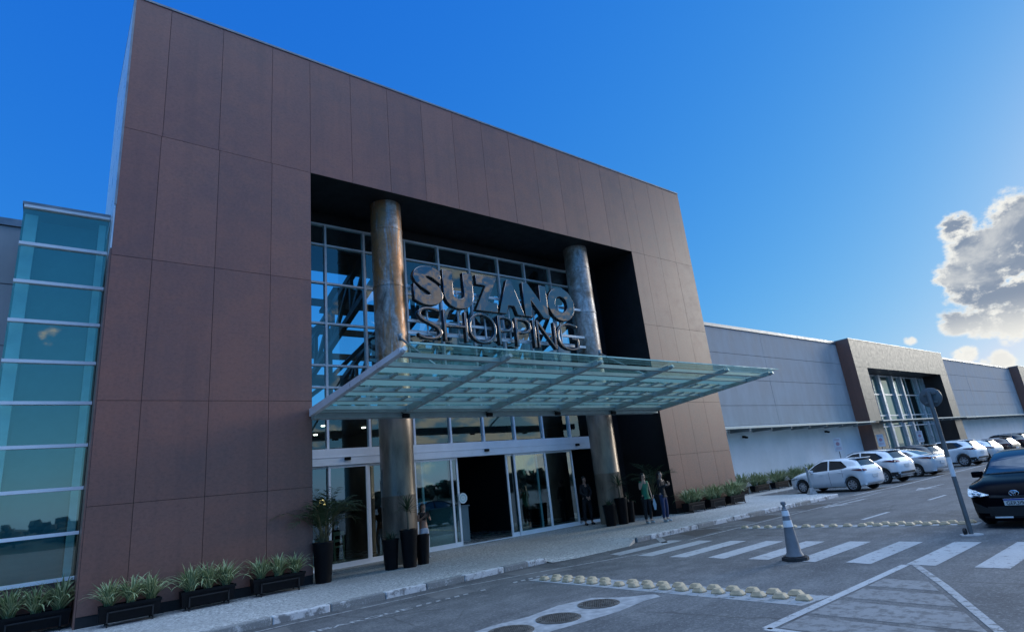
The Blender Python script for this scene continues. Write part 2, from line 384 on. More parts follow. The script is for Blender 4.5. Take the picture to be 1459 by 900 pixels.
# painted markings (sheets 4 mm above the road)
def sheet(b, pts, z=.004): b.f([(p[0], p[1], z) for p in pts])
def line(b, pts, w, z=.004):
    for (x0, y0), (x1, y1) in zip(pts, pts[1:]):
        d = Vector((x1 - x0, y1 - y0)); n = Vector((-d.y, d.x)).normalized() * w / 2
        sheet(b, [(x0 + n.x, y0 + n.y), (x0 - n.x, y0 - n.y), (x1 - n.x, y1 - n.y), (x1 + n.x, y1 + n.y)], z)
b = MB()
for k in range(-1, 13):
    if k < 0: continue
    y1 = 10.67 - .933 * k; sk = .05 * (k - 3) * .5
    n = 12
    P = [[], []]
    sheet(b, [(11.0 + rnd.uniform(-.05, .06), y1 - .43), (13.42 + max(0, sk), y1 - .43), (13.45 + max(0, sk), y1), (11.02 + rnd.uniform(-.05, .05), y1)])
struct('crosswalk', b, m_paint)
b = MB()
line(b, [(-12, 11.2), (3.6, 11.13), (6.6, 11.0), (8.5, 10.6), (10.8, 9.95), (11.4, 9.8)], .075)
line(b, [(13.5, 10.1), (27.2, 10.35)], .08); line(b, [(13.9, 11.4), (13.0, 10.5)], .18)
line(b, [(15.6, 11.3), (16.8, 10.2)], .08); line(b, [(19.2, 11.3), (20.4, 10.2)], .08); line(b, [(22.6, 11.3), (23.8, 10.3)], .08); line(b, [(25.8, 11.2), (27.2, 10.35)], .09)
struct('edge_line', b, m_faint)
b = MB()
for i in range(16):
    x = 5.35 + i * .2
    if rnd.random() < .85: sheet(b, [(x, 10.02), (x + .11, 10.02), (x + .17, 10.14), (x + .06, 10.14)])
struct('dashed_line', b, m_faint)
me = text_mesh('EMBARQUE', .34, 0, .004, 'LEFT'); 
for v_ in me.vertices: v_.co.x *= 1.28; v_.co.y *= .62
o = link_mesh('road_lettering', me, m_worn); o.location = (3.02, 9.97, .004); tag(o, kind='structure')
b = MB()
for (x0, x1) in ((17.4, 19.25), (22.6, 24.3), (30.5, 32), (36, 37.6), (45, 47)): sheet(b, [(x0, 7.22), (x1, 7.22), (x1, 7.34), (x0, 7.34)])
line(b, [(26.2, 11.05), (30, 10.8), (39.5, 11.0), (75, 11.6)], .12)
for i in range(10):
    x = 30.4 + 4.35 * i; line(b, [(x, 11.0), (x + .75, 15.6)], .1)
struct('lane_line', b, m_worn)
b = MB(); sheet(b, [(27.0, 9.05), (28.3, 8.55), (28.2, 8.92), (29.9, 8.86), (29.9, 9.02), (28.3, 9.12), (28.5, 9.42)]); 
sheet(b, [(21.0, 10.0), (22.3, 9.5), (22.2, 9.82), (24.2, 9.72), (24.2, 9.9), (22.3, 10.0), (22.5, 10.32)])
struct('road_arrow', b, m_faint)
b = MB(); line(b, [(6.66, 3.0), (6.69, 4.15), (11.0, 4.13)], .125); struct('traffic_island_outline', b, m_worn)
b = MB(); line(b, [(11.0, 3.98), (9.6, 3.2), (6.0, 1.35)], .1); struct('traffic_island_outline', b, m_faint)
b = MB()
for x0, x1 in ((6.76, 7.35), (7.5, 8.25), (8.45, 9.05), (9.25, 9.8)):
    q = lambda x: 1.35 + (x - 6.0) * .526 + .1
    sheet(b, [(x0, q(x0)), (x1, q(x1)), (x1 + .06, 4.04), (x0 + .04, 4.04)], .0025)
struct('traffic_island_hatching', b, m_ghost)
b = MB()
sheet(b, [(7.86, 9.95), (7.86, 4.3), (8.52, 4.2), (8.5, 9.95)], .003)
sheet(b, [(15.7, 10.0), (16.05, 4.4), (16.5, 4.4), (16.2, 10.0)], .003)
struct('stud_strip', b, paint_mat('pale_strip', (.3, .31, .32), .42))
b = MB()
sheet(b, [(2.3, 10.25), (3.3, 10.2), (3.4, 11.0), (2.4, 11.05)], .0025); sheet(b, [(5.9, 10.2), (6.7, 10.15), (6.8, 10.9), (6.0, 10.95)], .0025); sheet(b, [(8.1, 10.1), (9.2, 10.0), (9.0, 11.2), (8.2, 11.3)], .0025)
struct('road_patch', b, mat('road_patch_asphalt', (.15, .15, .15), (.11, .11, .11), 5, .85, bump=.2, bscale=60))
b = MB()
for (x0, x1) in ((14.2, 15.5), (17.4, 19.0), (20.8, 22.4)): sheet(b, [(x0, 10.35), (x1, 10.35), (x1 + .5, 11.3), (x0 + .5, 11.3)], .0025)
struct('road_dark_patch', b, mat('dark_patch_asphalt', (.05, .05, .05), (.035, .035, .036), 6, .85, bump=.2, bscale=60))
# manholes in a pale concrete apron
b = MB(); rim = []
apron = [(4.3, 6.72), (4.9, 6.5), (5.7, 6.42), (6.6, 6.36), (7.3, 6.46), (7.65, 6.42), (7.75, 6.62), (7.35, 7.0), (7.15, 7.42), (6.5, 7.55), (5.8, 7.42), (5.2, 7.5), (4.5, 7.4)]
b.f([(x, y, .003) for x, y in apron]); struct('concrete_apron', b, m_concrete)
def manhole(x, y, r, label):
    t = thing('manhole_cover', label, 'manhole cover', (x, y, .003), 0, 'manhole covers in the pale concrete patch')
    b = MB(); b.lathe([(r + .03, .0), (r + .03, .006), (r - .005, .008), (r - .006, .001)], 32, cap=False); b.build('rim', m_iron, t, world=False)
    b = MB(); b.lathe([(r - .012, 0), (r - .012, .009), (.001, .009)], 32, cap=False)
    n = 15
    for i in range(-n, n + 1):
        for j in range(-n, n + 1):
            a, c = i * r / n, j * r / n
            if (i + j) % 2 == 0 and math.hypot(a, c) < r - .04: b.box(a - .009, a + .009, c - .004, c + .004, .009, .014) if i % 2 else b.box(a - .004, a + .004, c - .009, c + .009, .009, .014)
    b.build('lid', m_iron, t, world=False)
manhole(6.86, 7.0, .3, 'round iron manhole cover at the end of the pale patch nearest the road studs')
manhole(5.93, 6.9, .3, 'round iron manhole cover between the two others in the pale patch')
manhole(5.12, 6.98, .3, 'round iron manhole cover cut off by the bottom edge of the photo')
# ------------------------------------------------------------------ entrance portal
FY, GY = 14.85, 17.2
portal = thing('shopping_entrance_building', 'tall brown panelled entrance portal of the mall with a deep dark recess and glass front', 'building', (12, 16, 0))
b = MB(); PXL, PXR, ZT = .66, 23.98, 15.15; OL, OR, OT = 5.22, 19.46, 11.2
topx = [PXL, 1.48, 2.77, 4.11, OL] + [OL + (OR - OL) / 11 * i for i in range(1, 12)] + [20.33, 21.5, 22.7, PXR]
botx = [PXL, 1.46, 2.80, 4.14, OL]; rightx = [OR, 20.33, 21.5, 22.7, PXR]
def panels(b, xs, zs, y, gap=.005, th=.035):
    for x0, x1 in zip(xs, xs[1:]):
        for z0, z1 in zip(zs, zs[1:]):
            b.mi = rnd.choice((0, 0, 1, 2)); b.box(x0 + gap, x1 - gap, y + rnd.uniform(0, .0025), y + th, z0 + gap, z1 - gap)
panels(b, topx, [OT, ZT], FY); panels(b, botx, [.32, 2.35, 4.5, 7.84, OT], FY); panels(b, rightx, [.32, 2.35, 4.5, 7.84, OT], FY)
b.build('cladding', [m_clad, m_clad_b, m_clad_c], portal)
b = MB(); y0 = FY + .037
b.box(PXL + .01, OL - .03, y0, 19.5, 0, ZT - .02); b.box(OR + .03, PXR - .01, y0, 19.5, 0, ZT - .02); b.box(OL - .03, OR + .03, y0, 19.5, OT + .05, ZT - .02)
b.build('wall', m_joint, portal)
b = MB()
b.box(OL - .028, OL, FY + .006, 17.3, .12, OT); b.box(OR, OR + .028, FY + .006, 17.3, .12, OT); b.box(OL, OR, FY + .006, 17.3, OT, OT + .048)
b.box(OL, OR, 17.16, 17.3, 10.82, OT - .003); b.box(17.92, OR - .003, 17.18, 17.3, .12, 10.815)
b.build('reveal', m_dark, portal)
b = MB(); b.box(PXL - .03, PXL, FY + .01, 19.5, 8.0, ZT); b.build('side_panel', m_alu, portal); b = MB(); b.box(PXL - .03, PXL, FY + .01, 15.72, .12, 8.0); b.build('side_panel', m_clad, portal)
b = MB(); b.box(PXL - .035, PXR + .02, FY - .02, 19.5, ZT, ZT + .06); b.box(PXL - .034, PXL + .012, FY - .012, FY + .02, 9.1, ZT); b.build('coping', m_cap, portal)
for a, c in ((PXL, OL), (OR, PXR)): b = MB(); b.box(a, c, FY + .01, FY + .036, .12, .318); b.build('plinth', m_blackmat, portal)
# columns
def column(cx, cy, label, m):
    c = MB(); c.lathe([(.5, 4.2), (.5, 6.0), (.512, 6.01), (.512, 6.07), (.5, 6.08), (.5, 8.25), (.512, 8.26), (.512, 8.32), (.5, 8.33), (.5, 10.2), (.511, 10.21), (.511, 10.26), (.5, 10.27), (.5, OT)], 40, (cx, cy), cap=False)
    o = c.build('column', m, portal); o['label'] = label
    c = MB(); c.lathe([(.495, .12), (.495, 1.9), (.5, 1.91), (.5, 1.94), (.495, 1.95), (.495, 4.2)], 40, (cx, cy), cap=False); bo = c.build('column_base', m_colbase, None)
    bo.parent = o; bo.location = (0, 0, 0)
    bo.data.transform(Matrix.Translation(-Vector(portal.location)))
column(8.05, 15.8, 'round column with rusty brown streaks', m_colrust)
column(16.85, 15.8, 'round weathered grey column', m_colgrey)
# curtain wall: frame, panes
gx = [OL, 6.5, 7.85, 9.42, 10.83, 12.22, 13.65, 15.05, 16.5, 17.9]; gz = [4.42, 5.33, 6.02, 7.38, 8.74, 10.07, 10.8]
b = MB()
for x in gx: b.box(x - .035, x + .035, GY - .06, GY + .1, 3.47, 10.82)
for z in gz: b.box(OL, 17.93, GY - .05, GY + .09, z - .03, z + .03)
b.build('curtain_frame', m_white_alu, portal)
b = MB()
for x0, x1 in zip(gx, gx[1:]):
    zz = [3.47] + gz
    for z0, z1 in zip(zz, zz[1:]):
        t = rnd.uniform(-.004, .004); t2 = rnd.uniform(-.004, .004)
        b.f([(x0 + .03, GY + .02 + t, z0 + .02), (x1 - .03, GY + .02 - t, z0 + .02), (x1 - .03, GY + .02 - t + t2, z1 - .02), (x0 + .03, GY + .02 + t + t2, z1 - .02)])
b.build('curtain_glass', g_wall, portal)
# door header and doors
b = MB(); b.box(OL, 17.9, GY - .14, GY + .12, 2.97, 3.46, bev=.01); b.box(OL, 17.9, GY - .155, GY - .141, 3.2, 3.215)
hd = b.build('door_header', m_white_alu, portal)
for x in (7.05, 12.2, 16.7):
    b = MB(); b.box(x - .1, x + .1, GY - .2, GY - .142, 3.1, 3.19, bev=.02); s = b.build('door_sensor', m_black, None); s.parent = hd; s.data.transform(Matrix.Translation(-Vector(portal.location)))
def door_leaf(x0, x1, y, label, fw=.07):
    b = MB()
    for a, c in ((x0, x0 + fw), (x1 - fw, x1)): b.box(a, c, y - .025, y + .025, .14, 2.96)
    b.box(x0 + fw, x1 - fw, y - .025, y + .025, .14, .26); b.box(x0 + fw, x1 - fw, y - .025, y + .025, 2.9, 2.96)
    fr = b.build('glass_door', m_white_alu, portal); fr['label'] = label
    b = MB(); e = rnd.uniform(-.004, .004); b.f([(x0 + fw, y + e, .26), (x1 - fw, y - e, .26), (x1 - fw, y - e, 2.9), (x0 + fw, y + e, 2.9)])
    gl = b.build('door_pane', g_door, None); gl.parent = fr; gl.data.transform(Matrix.Translation(-Vector(portal.location)))
for x0, x1, y, l in ((OL + .02, 6.55, GY, 'fixed glazed panel behind the potted palm'), (6.48, 7.72, GY - .07, 'closed sliding door to the cafe'), (7.74, 9.4, GY, 'fixed glazed panel behind the rusty column'), (9.3, 10.75, GY - .07, 'fixed glazed panel left of the open doorway'), (9.6, 11.02, GY, 'sliding door pushed open to the left'), (13.1, 14.6, GY, 'sliding door pushed open to the right'), (13.42, 14.98, GY - .07, 'glazed panel right of the open doorway'), (15.0, 16.45, GY, 'glazed panel nearest the doorway with the guard')):
    door_leaf(x0, x1, y, l)
b = MB(); b.box(16.55, 17.9, GY - .05, GY + .05, .14, .22); b.box(OL, 17.9, GY - .12, GY + .1, .121, .14); b.build('door_sill', m_white_alu, portal)
# hall behind
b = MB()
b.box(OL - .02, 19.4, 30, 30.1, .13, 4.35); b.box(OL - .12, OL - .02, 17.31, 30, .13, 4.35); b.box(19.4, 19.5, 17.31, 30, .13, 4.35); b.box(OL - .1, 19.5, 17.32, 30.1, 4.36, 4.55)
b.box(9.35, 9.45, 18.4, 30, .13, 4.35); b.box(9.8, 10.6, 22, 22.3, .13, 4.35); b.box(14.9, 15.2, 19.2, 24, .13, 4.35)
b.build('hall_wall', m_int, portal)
b = MB(); b.box(OL - .1, 19.5, 17.25, 30, .0, .128); b.build('hall_floor', m_floor, portal)
for i, (x, y) in enumerate([(5.9, 19.2), (6.6, 20.2), (6.9, 18.6), (7.5, 21), (8.6, 19.3), (8.3, 22)]):
    b = MB(); b.lathe([(.07, 4.33), (.07, 4.355)], 16, (x, y)); b.build('downlight', m_lamp, portal)
b = MB(); b.box(10.6, 12.25, 18.6, 19.3, .129, 1.3); b.mi = 1; b.box(10.55, 12.3, 18.55, 19.35, 1.3, 1.35); b.mi = 2; b.box(11.72, 11.74, 18.585, 18.6, .15, 1.29)
tag(b.build('service_counter', [m_counter, m_steel, m_black]), 'grey panelled counter standing inside the open doorway', 'counter')
b = MB(); b.box(9.6, 10.5, 18.3, 19, .129, 1.75); b.mi = 1; b.box(9.55, 10.55, 18.25, 19.05, 1.45, 1.62)
tag(b.build('display_case', [mat('teal_display', (.08, .22, .22), (.05, .16, .17), 3, .3), m_black]), 'teal fronted display case behind the glass left of the open doorway', 'display case')
t = thing('round_sign', 'round pale teal badge on the glass beside the open doorway', 'sign', (11.08, GY - .1, 1.62))
Mx = Matrix.Rotation(R_(90), 4, 'X')
b = MB(); b.lathe([(.17, -.012), (.17, .012)], 28, M=Mx); b.build('disc', mat('teal_badge', (.45, .68, .7), None, 3, .4), t, world=False)
b = MB(); b.lathe([(.165, .013), (.165, .018), (.13, .018), (.13, .013)], 28, M=Mx, cap=False); b.lathe([(.08, .013), (.08, .019), (.03, .019), (.03, .013)], 20, M=Mx, cap=False); b.build('ring', mat('badge_white', (.8, .84, .84), None, 3, .4), t, world=False)
# cafe chair and table seen through the glass
t = thing('wooden_chair', 'pale wooden chair inside behind the cafe glass', 'chair', (7.25, 18.7, .13), R_(200))
for sx in (-.19, .19):
    for sy, hgt in ((-.19, .45), (.19, .92)):
        b = MB(); b.box(sx - .02, sx + .02, sy - .02, sy + .02, 0, hgt); b.build('leg', m_wood, t, world=False)
b = MB(); b.box(-.22, .22, -.22, .22, .45, .49, bev=.01); b.build('seat', m_wood, t, world=False)
b = MB(); b.box(-.2, .2, .175, .205, .62, .7); b.box(-.2, .2, .175, .205, .8, .92); b.build('backrest', m_wood, t, world=False)
t = thing('cafe_table', 'small square table beside the wooden chair behind the cafe glass', 'table', (6.55, 18.6, .13))
b = MB(); b.box(-.35, .35, -.35, .35, .72, .76); b.build('tabletop', m_counter, t, world=False)
b = MB(); b.tube([(0, 0, 0), (0, 0, .72)], .04); b.box(-.25, .25, -.25, .25, 0, .03); b.build('pedestal', m_steel, t, world=False)
b = MB(); b.lathe([(.0, 2.05), (.06, 2.06), (.13, 1.9), (.12, 1.88)], 16, (7.05, 19.2)); 
tag(b.build('pendant_lamp', m_warm), 'small glowing orange pendant lamp in the cafe behind the palm', 'lamp')
# atrium steelwork behind the upper glass
at = thing('atrium_roof_frame', 'dark steel roof trusses seen through the upper glazing with sky beyond', 'roof frame', (12, 22, 4.55))
def truss(x):
    b = MB(); A = [(17.7 + 1.9 * i, 10.7 - .62 * i) for i in range(6)]; B = [(17.7 + 1.9 * i, 9.2 - .62 * i) for i in range(6)]
    for q in (A, B): b.bar((x, q[0][0], q[0][1]), (x, q[-1][0], q[-1][1]), .2, .22)
    for i in range(5): b.bar((x, A[i][0], A[i][1]), (x, B[i + 1][0], B[i + 1][1]), .14, .14); b.bar((x, B[i][0], B[i][1]), (x, A[i][0], A[i][1]), .14, .14)
    b.bar((x, 27.2, 4.5), (x, 27.2, 7.7), .3, .3); b.bar((x, 22, 4.5), (x, 22, 8.6), .24, .24)
    b.build('truss', m_truss, at)
for x in (5.9, 8.4, 11.0, 13.6, 16.2, 18.8): truss(x)
b = MB()
for y, z in ((19.6, 10.3), (21.5, 9.6), (23.4, 9), (25.3, 8.4), (27.2, 7.8), (27.2, 6.2), (22, 6.5)): b.box(5.2, 19.4, y - .09, y + .09, z - .13, z + .13)
b.build('purlin', m_truss, at)
b = MB()
for x0, x1 in ((5.9, 8.4), (8.4, 11), (11, 13.6), (13.6, 16.2)):
    b.bar((x0, 22, 4.6), (x1, 22, 6.5), .16, .16); b.bar((x1, 22, 4.6), (x0, 22, 6.5), .16, .16); b.bar((x0, 22, 6.6), (x1, 22, 9.2), .16, .16)
b.build('brace', m_truss, at)
b = MB(); b.box(OL, 19.4, 17.4, 19.8, 11.0, 11.1)
for x0, x1, y0, y1 in ((5.3, 19.3, 19.6, 20.6), (8.5, 10, 21.6, 23.3), (16.3, 19, 21.6, 25.2)):
    za = 10.95 - .32 * (y0 - 19.6); zb = 10.95 - .32 * (y1 - 19.6); b.grid([[(x0, y0, za), (x1, y0, za)], [(x0, y1, zb), (x1, y1, zb)]])
    b.grid([[(x0, y0, za + .08), (x1, y0, za + .08)], [(x0, y1, zb + .08), (x1, y1, zb + .08)]])
b.build('roof_deck', m_truss, at)
b = MB()
for x0, x1, y, z0, z1 in ((9.6, 10.7, 17.9, 4.6, 7.0), (11.6, 12.6, 17.8, 4.6, 8.1), (13.9, 14.9, 17.9, 4.6, 7.2), (15.4, 16.2, 17.9, 4.6, 7.6), (5.4, 6.1, 17.9, 4.6, 7.1)): b.box(x0, x1, y, y + .2, z0, z1)
b.build('pale_panel', mat('pale_inner_panel', (.62, .64, .6), (.5, .52, .5), 1.2, .7), at)
# ------------------------------------------------------------------ glass canopy
cz = lambda y: 4.28 + (14.8 - y) * .0715
can = thing('glass_canopy', 'greenish glass entrance canopy on steel ribs tilting up over the pavement', 'canopy', (12.1, 14.8, 4.2))
ribs = [5.17, 7.75, 10.65, 13.54, 16.35, 19.05]
for i, x in enumerate(ribs):
    b = MB(); hb, ht = .2, .11; w = .06
    P = []
    for y, h in ((14.75, hb), (9.72, ht)):
        z = cz(y); P.append([(x - w, y, z - h), (x + w, y, z - h), (x + w, y, z), (x - w, y, z)])
    for k in range(4): b.f([P[0][k], P[0][(k + 1) % 4], P[1][(k + 1) % 4], P[1][k]])
    b.f(P[0]); b.f(P[1]); b.tube([(x, 9.74, cz(9.74) - .08), (x, 9.6, cz(9.6) - .05)], .05, 10)
    if i: b.build('rib', m_pale_steel, can, weld=.001)
    else: b.build('rib', m_alu, can, weld=.001)
for y in (14.42, 13.52, 12.6, 11.55, 10.6, 9.95):
    b = MB(); z = cz(y); b.box(5.23, 19.0, y - .03, y + .03, z - .1, z - .012); b.box(5.23, 19.0, y - .06, y + .06, z - .11, z - .095); b.build('purlin', m_pale_steel, can)
for x0, x1 in zip(ribs, ribs[1:]):
    for ya, yb_ in ((10.64, 11.3), (11.62, 12.36), (12.68, 13.3), (13.6, 14.2)):
        b = MB(); b.grid([[(x0 + .07, ya, cz(ya) - .02), (x1 - .07, ya, cz(ya) - .02)], [(x0 + .07, yb_, cz(yb_) - .02), (x1 - .07, yb_, cz(yb_) - .02)]]); b.build('milky_panel', m_milky, can)
for x0, x1 in zip(ribs, ribs[1:]):
    for j in range(1, 4):
        x = x0 + (x1 - x0) * j / 4
        for y in (12.52, 13.45, 11.46): b = MB(); b.bar((x, y - .2, cz(y - .2) - .05), (x, y + .2, cz(y + .2) - .05), .09, .05); b.build('glass_bracket', m_pale_steel, can)
b = MB(); b.box(5.2, 19.1, 14.66, 14.98, 4.02, 4.27, bev=.02); b.box(5.2, 19.1, 14.5, 14.655, 4.14, 4.26)
b.build('gutter', m_pale_steel, can)
for x in (7.75, 10.65, 13.54, 16.35):
    b = MB(); b.box(x - .1, x + .12, 14.52, 14.62, 3.98, 4.1, bev=.03); b.tube([(x - .2, 14.6, 4.2), (x, 14.58, 4.06)], .012, 6); b.build('floodlight', m_black, can)
yb = [14.9, 13.6, 12.45, 11.3, 10.2, 9.45]
b = MB()
for x0, x1 in zip(ribs, ribs[1:]):
    xe = .12 if x1 == ribs[-1] else -.01; xs = .02 if x0 == ribs[0] else .01
    for y1, y0 in zip(yb, yb[1:]):
        z0, z1 = cz(y0) + .02, cz(y1) + .02; ya, yc = y0 + .006, y1 - .006
        for q in ((x0 + xs, x1 + xe),):
            b.f([(q[0], ya, z0), (q[1], ya, z0), (q[1], yc, z1), (q[0], yc, z1)])
b.build('glass_pane', g_roof, can)
b = MB(); z = cz(9.45) + .012
for x0, x1 in zip(ribs, ribs[1:]): b.box(x0 + .02, x1 - .01 + (.12 if x1 == ribs[-1] else 0), 9.44, 9.465, z - .012, z + .022)
b.build('glass_edge', mat('pale_glass_edge', (.35, .62, .58), (.28, .52, .5), 3, .2), can)
for cx, rx in ((8.05, 7.75), (16.85, 16.35)):
    b = MB(); b.tube([(cx + .05, 15.35, 6.55), (rx, 11.9, cz(11.9) + .03)], .035, 10); b.tube([(cx + .05, 15.32, 6.45), (cx + .05, 15.3, 6.66)], .07, 8)
    b.build('tie_rod', m_steel, can)
# ------------------------------------------------------------------ letters
sign = thing('shop_name_sign', 'big polished metal letters reading SUZANO SHOPPING above the glass canopy', 'sign', (12.2, 15.35, 6.5))
def letter(ch, x0, x1, z0, z1, off, dep):
    me = text_mesh(ch, 1, 0, 0); bm = bmesh.new(); bm.from_mesh(me)
    me = text_mesh(ch, 1, dep / 2 / max(.4, (z1 - z0)), off, bevel=.012)
    xs = [v.co.x for v in me.vertices]; ys = [v.co.y for v in me.vertices]; zs = [v.co.z for v in me.vertices]
    a, c, d, e = min(xs), max(xs), min(ys), max(ys); zm = max(zs)
    for v in me.vertices:
        px = x0 + (v.co.x - a) / (c - a) * (x1 - x0); pz = z0 + (v.co.y - d) / (e - d) * (z1 - z0); pyy = -v.co.z / zm * dep / 2
        v.co = (px - 12.2, pyy, pz - 6.5)
    bm.free()
    o = link_mesh('letter', me, [m_chrome, m_letside], sign)
    for p in me.polygons: p.material_index = 0 if p.normal.y < -.25 else 1
    return o
for ch, x0, x1 in (('S', 8.63, 9.73), ('U', 9.75, 10.95), ('Z', 10.99, 12.03), ('A', 12.0, 13.17), ('N', 13.2, 14.36), ('O', 14.4, 15.78)):
    letter(ch, x0, x1, 7.68 if ch in 'SUO' else 7.71, 9.05 if ch in 'SO' else 9.02, .055, .2)
for ch, x0, x1 in (('S', 8.7, 9.62), ('H', 9.68, 10.6), ('O', 10.64, 11.82), ('P', 11.9, 12.6), ('P', 12.68, 13.42), ('I', 13.5, 13.62), ('N', 13.7, 14.62), ('G', 14.66, 15.8)):
    letter(ch, x0, x1, 6.55, 7.6 if ch not in 'SOG' else 7.63, -.034, .18)
for z in (8.35, 7.2, 6.8): b = MB(); b.box(8.5, 16.4, 15.52, 15.58, z - .045, z + .045); b.build('bracket_rail', m_alu, sign)
for x in (9.2, 10.4, 11.5, 12.6, 13.8, 15.1): b = MB(); b.box(x - .02, x + .02, 15.46, 15.519, 6.8, 8.4); b.build('bracket_post', m_alu, sign)
# ------------------------------------------------------------------ glazed tower on the left
TY = 15.8
tw = thing('glass_stair_tower', 'narrow teal glass tower with horizontal white mullions left of the brown portal', 'building', (-.15, 16.6, 0))
mz = [1.0, 1.88, 2.78, 3.68, 4.6, 5.5, 6.4, 7.3, 8.2, 9.12]; XL = -1.0
for z in mz:
    b = MB(); b.box(XL, .62, TY - .07, TY + .03, z - .035, z + .035); b.build('mullion', m_white_alu, tw)
b = MB(); b.box(XL - .03, .62, TY - .08, TY + 2.1, 9.155, 9.21); b.build('coping', m_cap, tw)
b = MB()
for z0, z1 in zip(mz, mz[1:]):
    e = rnd.uniform(-.003, .003); b.f([(XL, TY + e, z0 + .035), (.62, TY - e, z0 + .035), (.62, TY - e, z1 - .035), (XL, TY + e, z1 - .035)])
    b.f([(XL, TY, z0 + .035), (XL, TY + 2.1, z0 + .035), (XL, TY + 2.1, z1 - .035), (XL, TY, z1 - .035)])
b.build('glass_pane', g_tower, tw)
b = MB(); b.box(XL + .02, .62, TY + 1.2, TY + 1.3, 0, 9.1); b.box(XL + .3, .4, TY + .5, TY + .54, 1, 9.0); b.build('inner_wall', mat('teal_inner', (.12, .26, .3), (.08, .19, .23), 1.5, .7), tw)
b = MB(); b.box(XL + .03, XL + .26, TY + .15, TY + .3, 1, 9); b.box(.42, .56, TY + .15, TY + .3, 1, 9); b.build('inner_post', mat('pale_post', (.85, .92, .93), None, 3, .6), tw)
b = MB(); b.box(XL, .62, TY - .02, TY + 2.1, .12, .963); b.build('base_wall', m_clad, tw)
# ------------------------------------------------------------------ side wings
def wing(name, label, x0, x1, loc, seams):
    t = thing(name, label, 'building', loc)
    b = MB(); b.box(x0, x1, 18.06, 40, 0, 9.6); b.build('wall', m_wall, t)
    zs = [3.72, 4.86, 6.38, 7.95, 9.5]; n = max(1, round((x1 - x0) / 10.5)); b = MB()
    xs = [x0 + (x1 - x0) * i / n for i in range(n + 1)]
    for a, c in zip(xs, xs[1:]):
        for z0, z1 in zip(zs, zs[1:]): b.box(a + .012, c - .012, 18 + rnd.uniform(0, .008), 18.058, z0 + .012, z1 - .012)
    b.build('render_panel', m_wall, t)
    b = MB(); b.box(x0, x1, 17.98, 18.058, .12, 3.7); b.build('lower_wall', m_lowwall, t)
    b = MB(); b.box(x0, x1, 17.95, 18.4, 9.51, 9.7); b.build('coping', m_cap, t)
    return t
wing('mall_wing', 'pale grey mall wing with white lower wall between the two brown portals', 24.0, 46.2, (35, 18, 0), 0)
wing('mall_wing', 'farther pale grey mall wing right of the taupe side entrance', 67.2, 97.2, (82, 18, 0), 0)
wing('mall_side_wall', 'grey rendered wall left of the glass tower', -40.0, .6, (-20, 18, 0), 0)
def portal2(x0, x1, label, full=True):
    t = thing('side_entrance', label, 'building', ((x0 + x1) / 2, 17.05, 0)); y = 17.05; zt = 9.68; oz = 7.55; a, c = x0 + 2.1, x1 - 2.1
    b = MB(); n = 17
    panels(b, [x0 + (x1 - x0) * i / n for i in range(n + 1)], [oz, zt], y)
    for xs in ([x0, x0 + 1.1, a], [c, x1 - 1.1, x1]): panels(b, xs, [.3, 2.5, 5.15, oz], y)
    b.build('cladding', [m_clad2, m_clad2, m_clad2], t)
    b = MB(); b.box(x0 + .01, a - .03, y + .037, 18.9, 0, zt - .02); b.box(c + .03, x1 - .01, y + .037, 18.9, 0, zt - .02); b.box(a - .03, c + .03, y + .037, 18.9, oz + .04, zt - .02); b.build('wall', m_reveal2, t)
    b = MB(); b.box(a - .028, a, y + .005, 18.85, .12, oz); b.box(c, c + .028, y + .005, 18.85, .12, oz); b.box(a, c, y + .005, 18.85, oz, oz + .038); b.build('reveal', m_reveal2, t)
    b = MB(); b.box(x0 - .03, x0 + .009, y + .012, 18.0, .12, zt); b.build('side_panel', m_clad, t)
    b = MB(); b.box(x0 - .03, x1 + .02, y - .02, 18.9, zt, zt + .06); b.build('coping', m_cap, t)
    b = MB(); b.box(x0 + .02, x1 - .02, 20.1, 40, 0, 9.6); b.box(x0 + .02, x1 - .02, 18.91, 20.09, 7.7, 9.6); b.build('rear_block', m_wall, t)
    gy = 18.72; b = MB()
    for x in (a + .2, a + 3.8, a + 6.0, a + 8.9, a + 11.0, a + 14.8, c - .2): b.box(x - .16, x + .16, gy - .22, gy + .1, .12, 7.5)
    for x in [a + 1.0 + 1.9 * i for i in range(0, 9)]: b.box(x - .03, x + .03, gy - .05, gy + .05, .12, 7.5)
    for z in (.25, 3.2, 4.1, 5.85, 7.45): b.box(a, c, gy - .08, gy + .06, z - .05, z + .05)
    b.build('window_frame', m_alu, t)
    b = MB(); b.f([(a, gy, .15), (c, gy, .15), (c, gy, 7.5), (a, gy, 7.5)]); b.build('window_glass', g_pan2, t)
    b = MB(); b.box(a, c, gy + 1.2, gy + 1.3, .1, 7.55); b.build('inner_blind', mat('pale_blind', (.3, .42, .41), (.2, .32, .32), .8, .7), t)
    return t
portal2(46.2, 67.2, 'smaller taupe panelled side entrance with tall shop windows behind the parked cars')
portal2(97.2, 118.0, 'farthest brown side entrance at the right edge of the photo')
aw = thing('glass_awning', 'long narrow greenish glass awning along the grey wing above the parked cars', 'awning', (60, 17.2, 3.4))
b = MB(); b.box(24.3, 46.0, 16.72, 17.94, 3.47, 3.485); b.box(46.0, 67.4, 16.2, 17.0, 3.47, 3.485); b.box(67.6, 97, 16.72, 17.94, 3.47, 3.485); b.build('glass_pane', mat('green_glass_sheet', (.14, .25, .23), (.1, .2, .18), 1, .12, coat=.4), aw)
